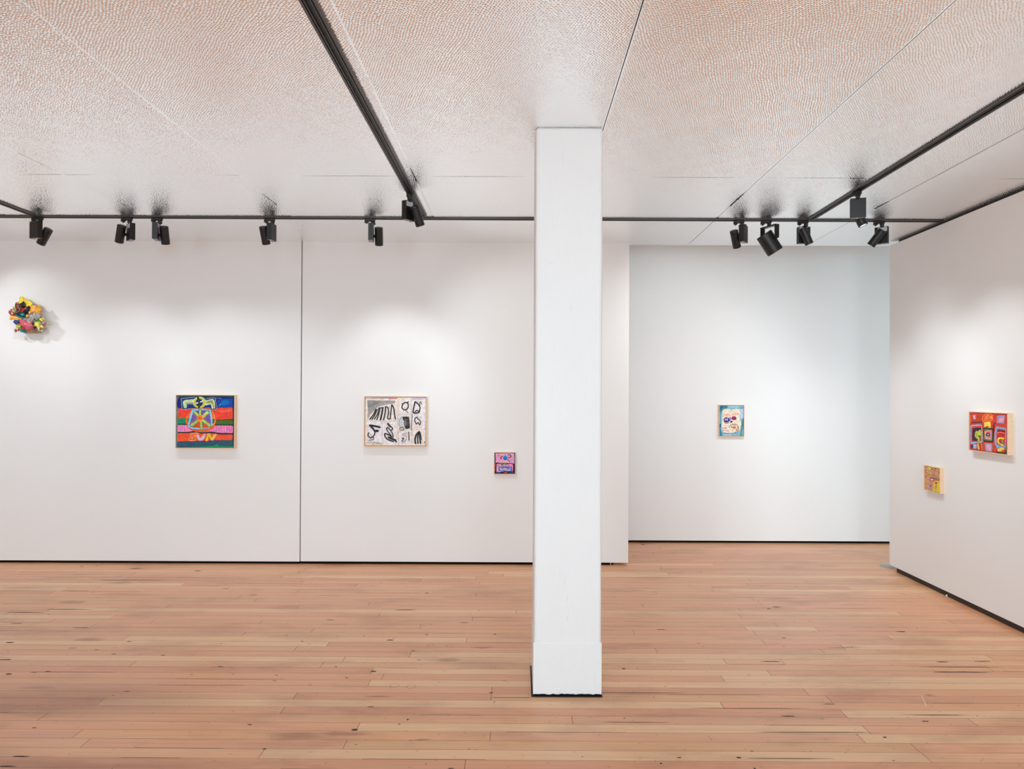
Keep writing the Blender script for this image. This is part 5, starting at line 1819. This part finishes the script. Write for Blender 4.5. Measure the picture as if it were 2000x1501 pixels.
# small torn scraps tucked between the larger pieces
rs = random.Random(9)
for i, (x, y, m_) in enumerate(((470, 560, G_MULTI), (430, 520, G_BROWN), (640, 560, G_ORA), (700, 620, G_PEACH), (650, 700, G_ORA),
                                (600, 800, G_BW), (690, 840, G_MULTI2), (820, 850, G_BW), (800, 900, G_BLK), (840, 980, G_BLK),
                                (540, 1010, G_MULTI), (470, 960, G_LIME), (930, 680, G_BW), (940, 870, G_LIME), (1000, 960, G_PALE),
                                (410, 900, G_BROWN), (330, 600, G_MULTI2), (280, 640, G_MULTI2), (640, 480, G_YEL), (990, 800, G_PALE),
                                (1090, 900, G_MULTI), (960, 1020, G_MULTI), (560, 690, G_BLK), (520, 470, G_MULTI), (600, 620, G_BLK))):
    q = rs.uniform(26, 42)
    o_ = [(x + q * math.cos(a * 0.9) * rs.uniform(0.6, 1.35), y + q * math.sin(a * 0.9) * rs.uniform(0.6, 1.35)) for a in range(7)]
    sheet('glazed_scrap', m_, o_, 0.098 + rs.uniform(-0.01, 0.02), 0.010, 0.006, 3, (rs.uniform(-.6, .6), rs.uniform(-.6, .6)), seed=300 + i)
# latticed basket at the bottom
bm = bmesh.new()
nu, nv = 22, 7
G = {}
for i in range(nu + 1):
    for j in range(nv + 1):
        x = 560 + 390 * i / nu
        y = 1020 + (110 - 18 * math.cos(math.pi * (i / nu - 0.5))) * j / nv + 12 * math.sin(math.pi * i / nu)
        d = 0.052 + 0.045 * math.sin(math.pi * i / nu) - 0.010 * j / nv
        G[i, j] = (x, y, d)
for i in range(nu + 1):
    a = [sp(*G[i, j]) for j in range(nv + 1)]
    for p, q in zip(a[:-1], a[1:]):
        bm_lathe(bm, [(0.0011, 0), (0.0011, (q - p).length)], 6, dir_matrix(q - p, p))
for j in range(nv + 1):
    a = [sp(*G[i, j]) for i in range(nu + 1)]
    for p, q in zip(a[:-1], a[1:]):
        bm_lathe(bm, [(0.0013, 0), (0.0013, (q - p).length)], 6, dir_matrix(q - p, p))
bk = make('woven_basket', bm, simple('basket_brown', (150, 104, 70), 0.5), sculpt)
bk['label'] = 'brown lattice like a woven basket'
# thin wires with beads, curled wire on the right
bm = bmesh.new()
for pts in ([(760, 560, 0.08), (800, 480, 0.09), (817, 432, 0.10)],
            [(1090, 850, 0.08), (1135, 862, 0.10), (1150, 900, 0.11), (1130, 945, 0.10), (1085, 955, 0.09)],
            [(1120, 845, 0.08), (1160, 870, 0.10), (1168, 915, 0.11), (1140, 950, 0.09)],
            [(360, 470, 0.08), (300, 470, 0.09), (245, 467, 0.09)],
            [(900, 1080, 0.07), (975, 1150, 0.06), (940, 1170, 0.05)]):
    a = [sp(*p) for p in pts]
    for p, q in zip(a[:-1], a[1:]):
        bm_lathe(bm, [(0.0012, 0), (0.0012, (q - p).length)], 8, dir_matrix(q - p, p))
make('wire', bm, G_PALE, sculpt)
bm = bmesh.new()
bmesh.ops.create_uvsphere(bm, u_segments=12, v_segments=8, radius=0.0045, matrix=Matrix.Translation(sp(817, 430, 0.10)))
make('purple_bead', bm, gl('violet_glaze', (110, 50, 170)), sculpt)
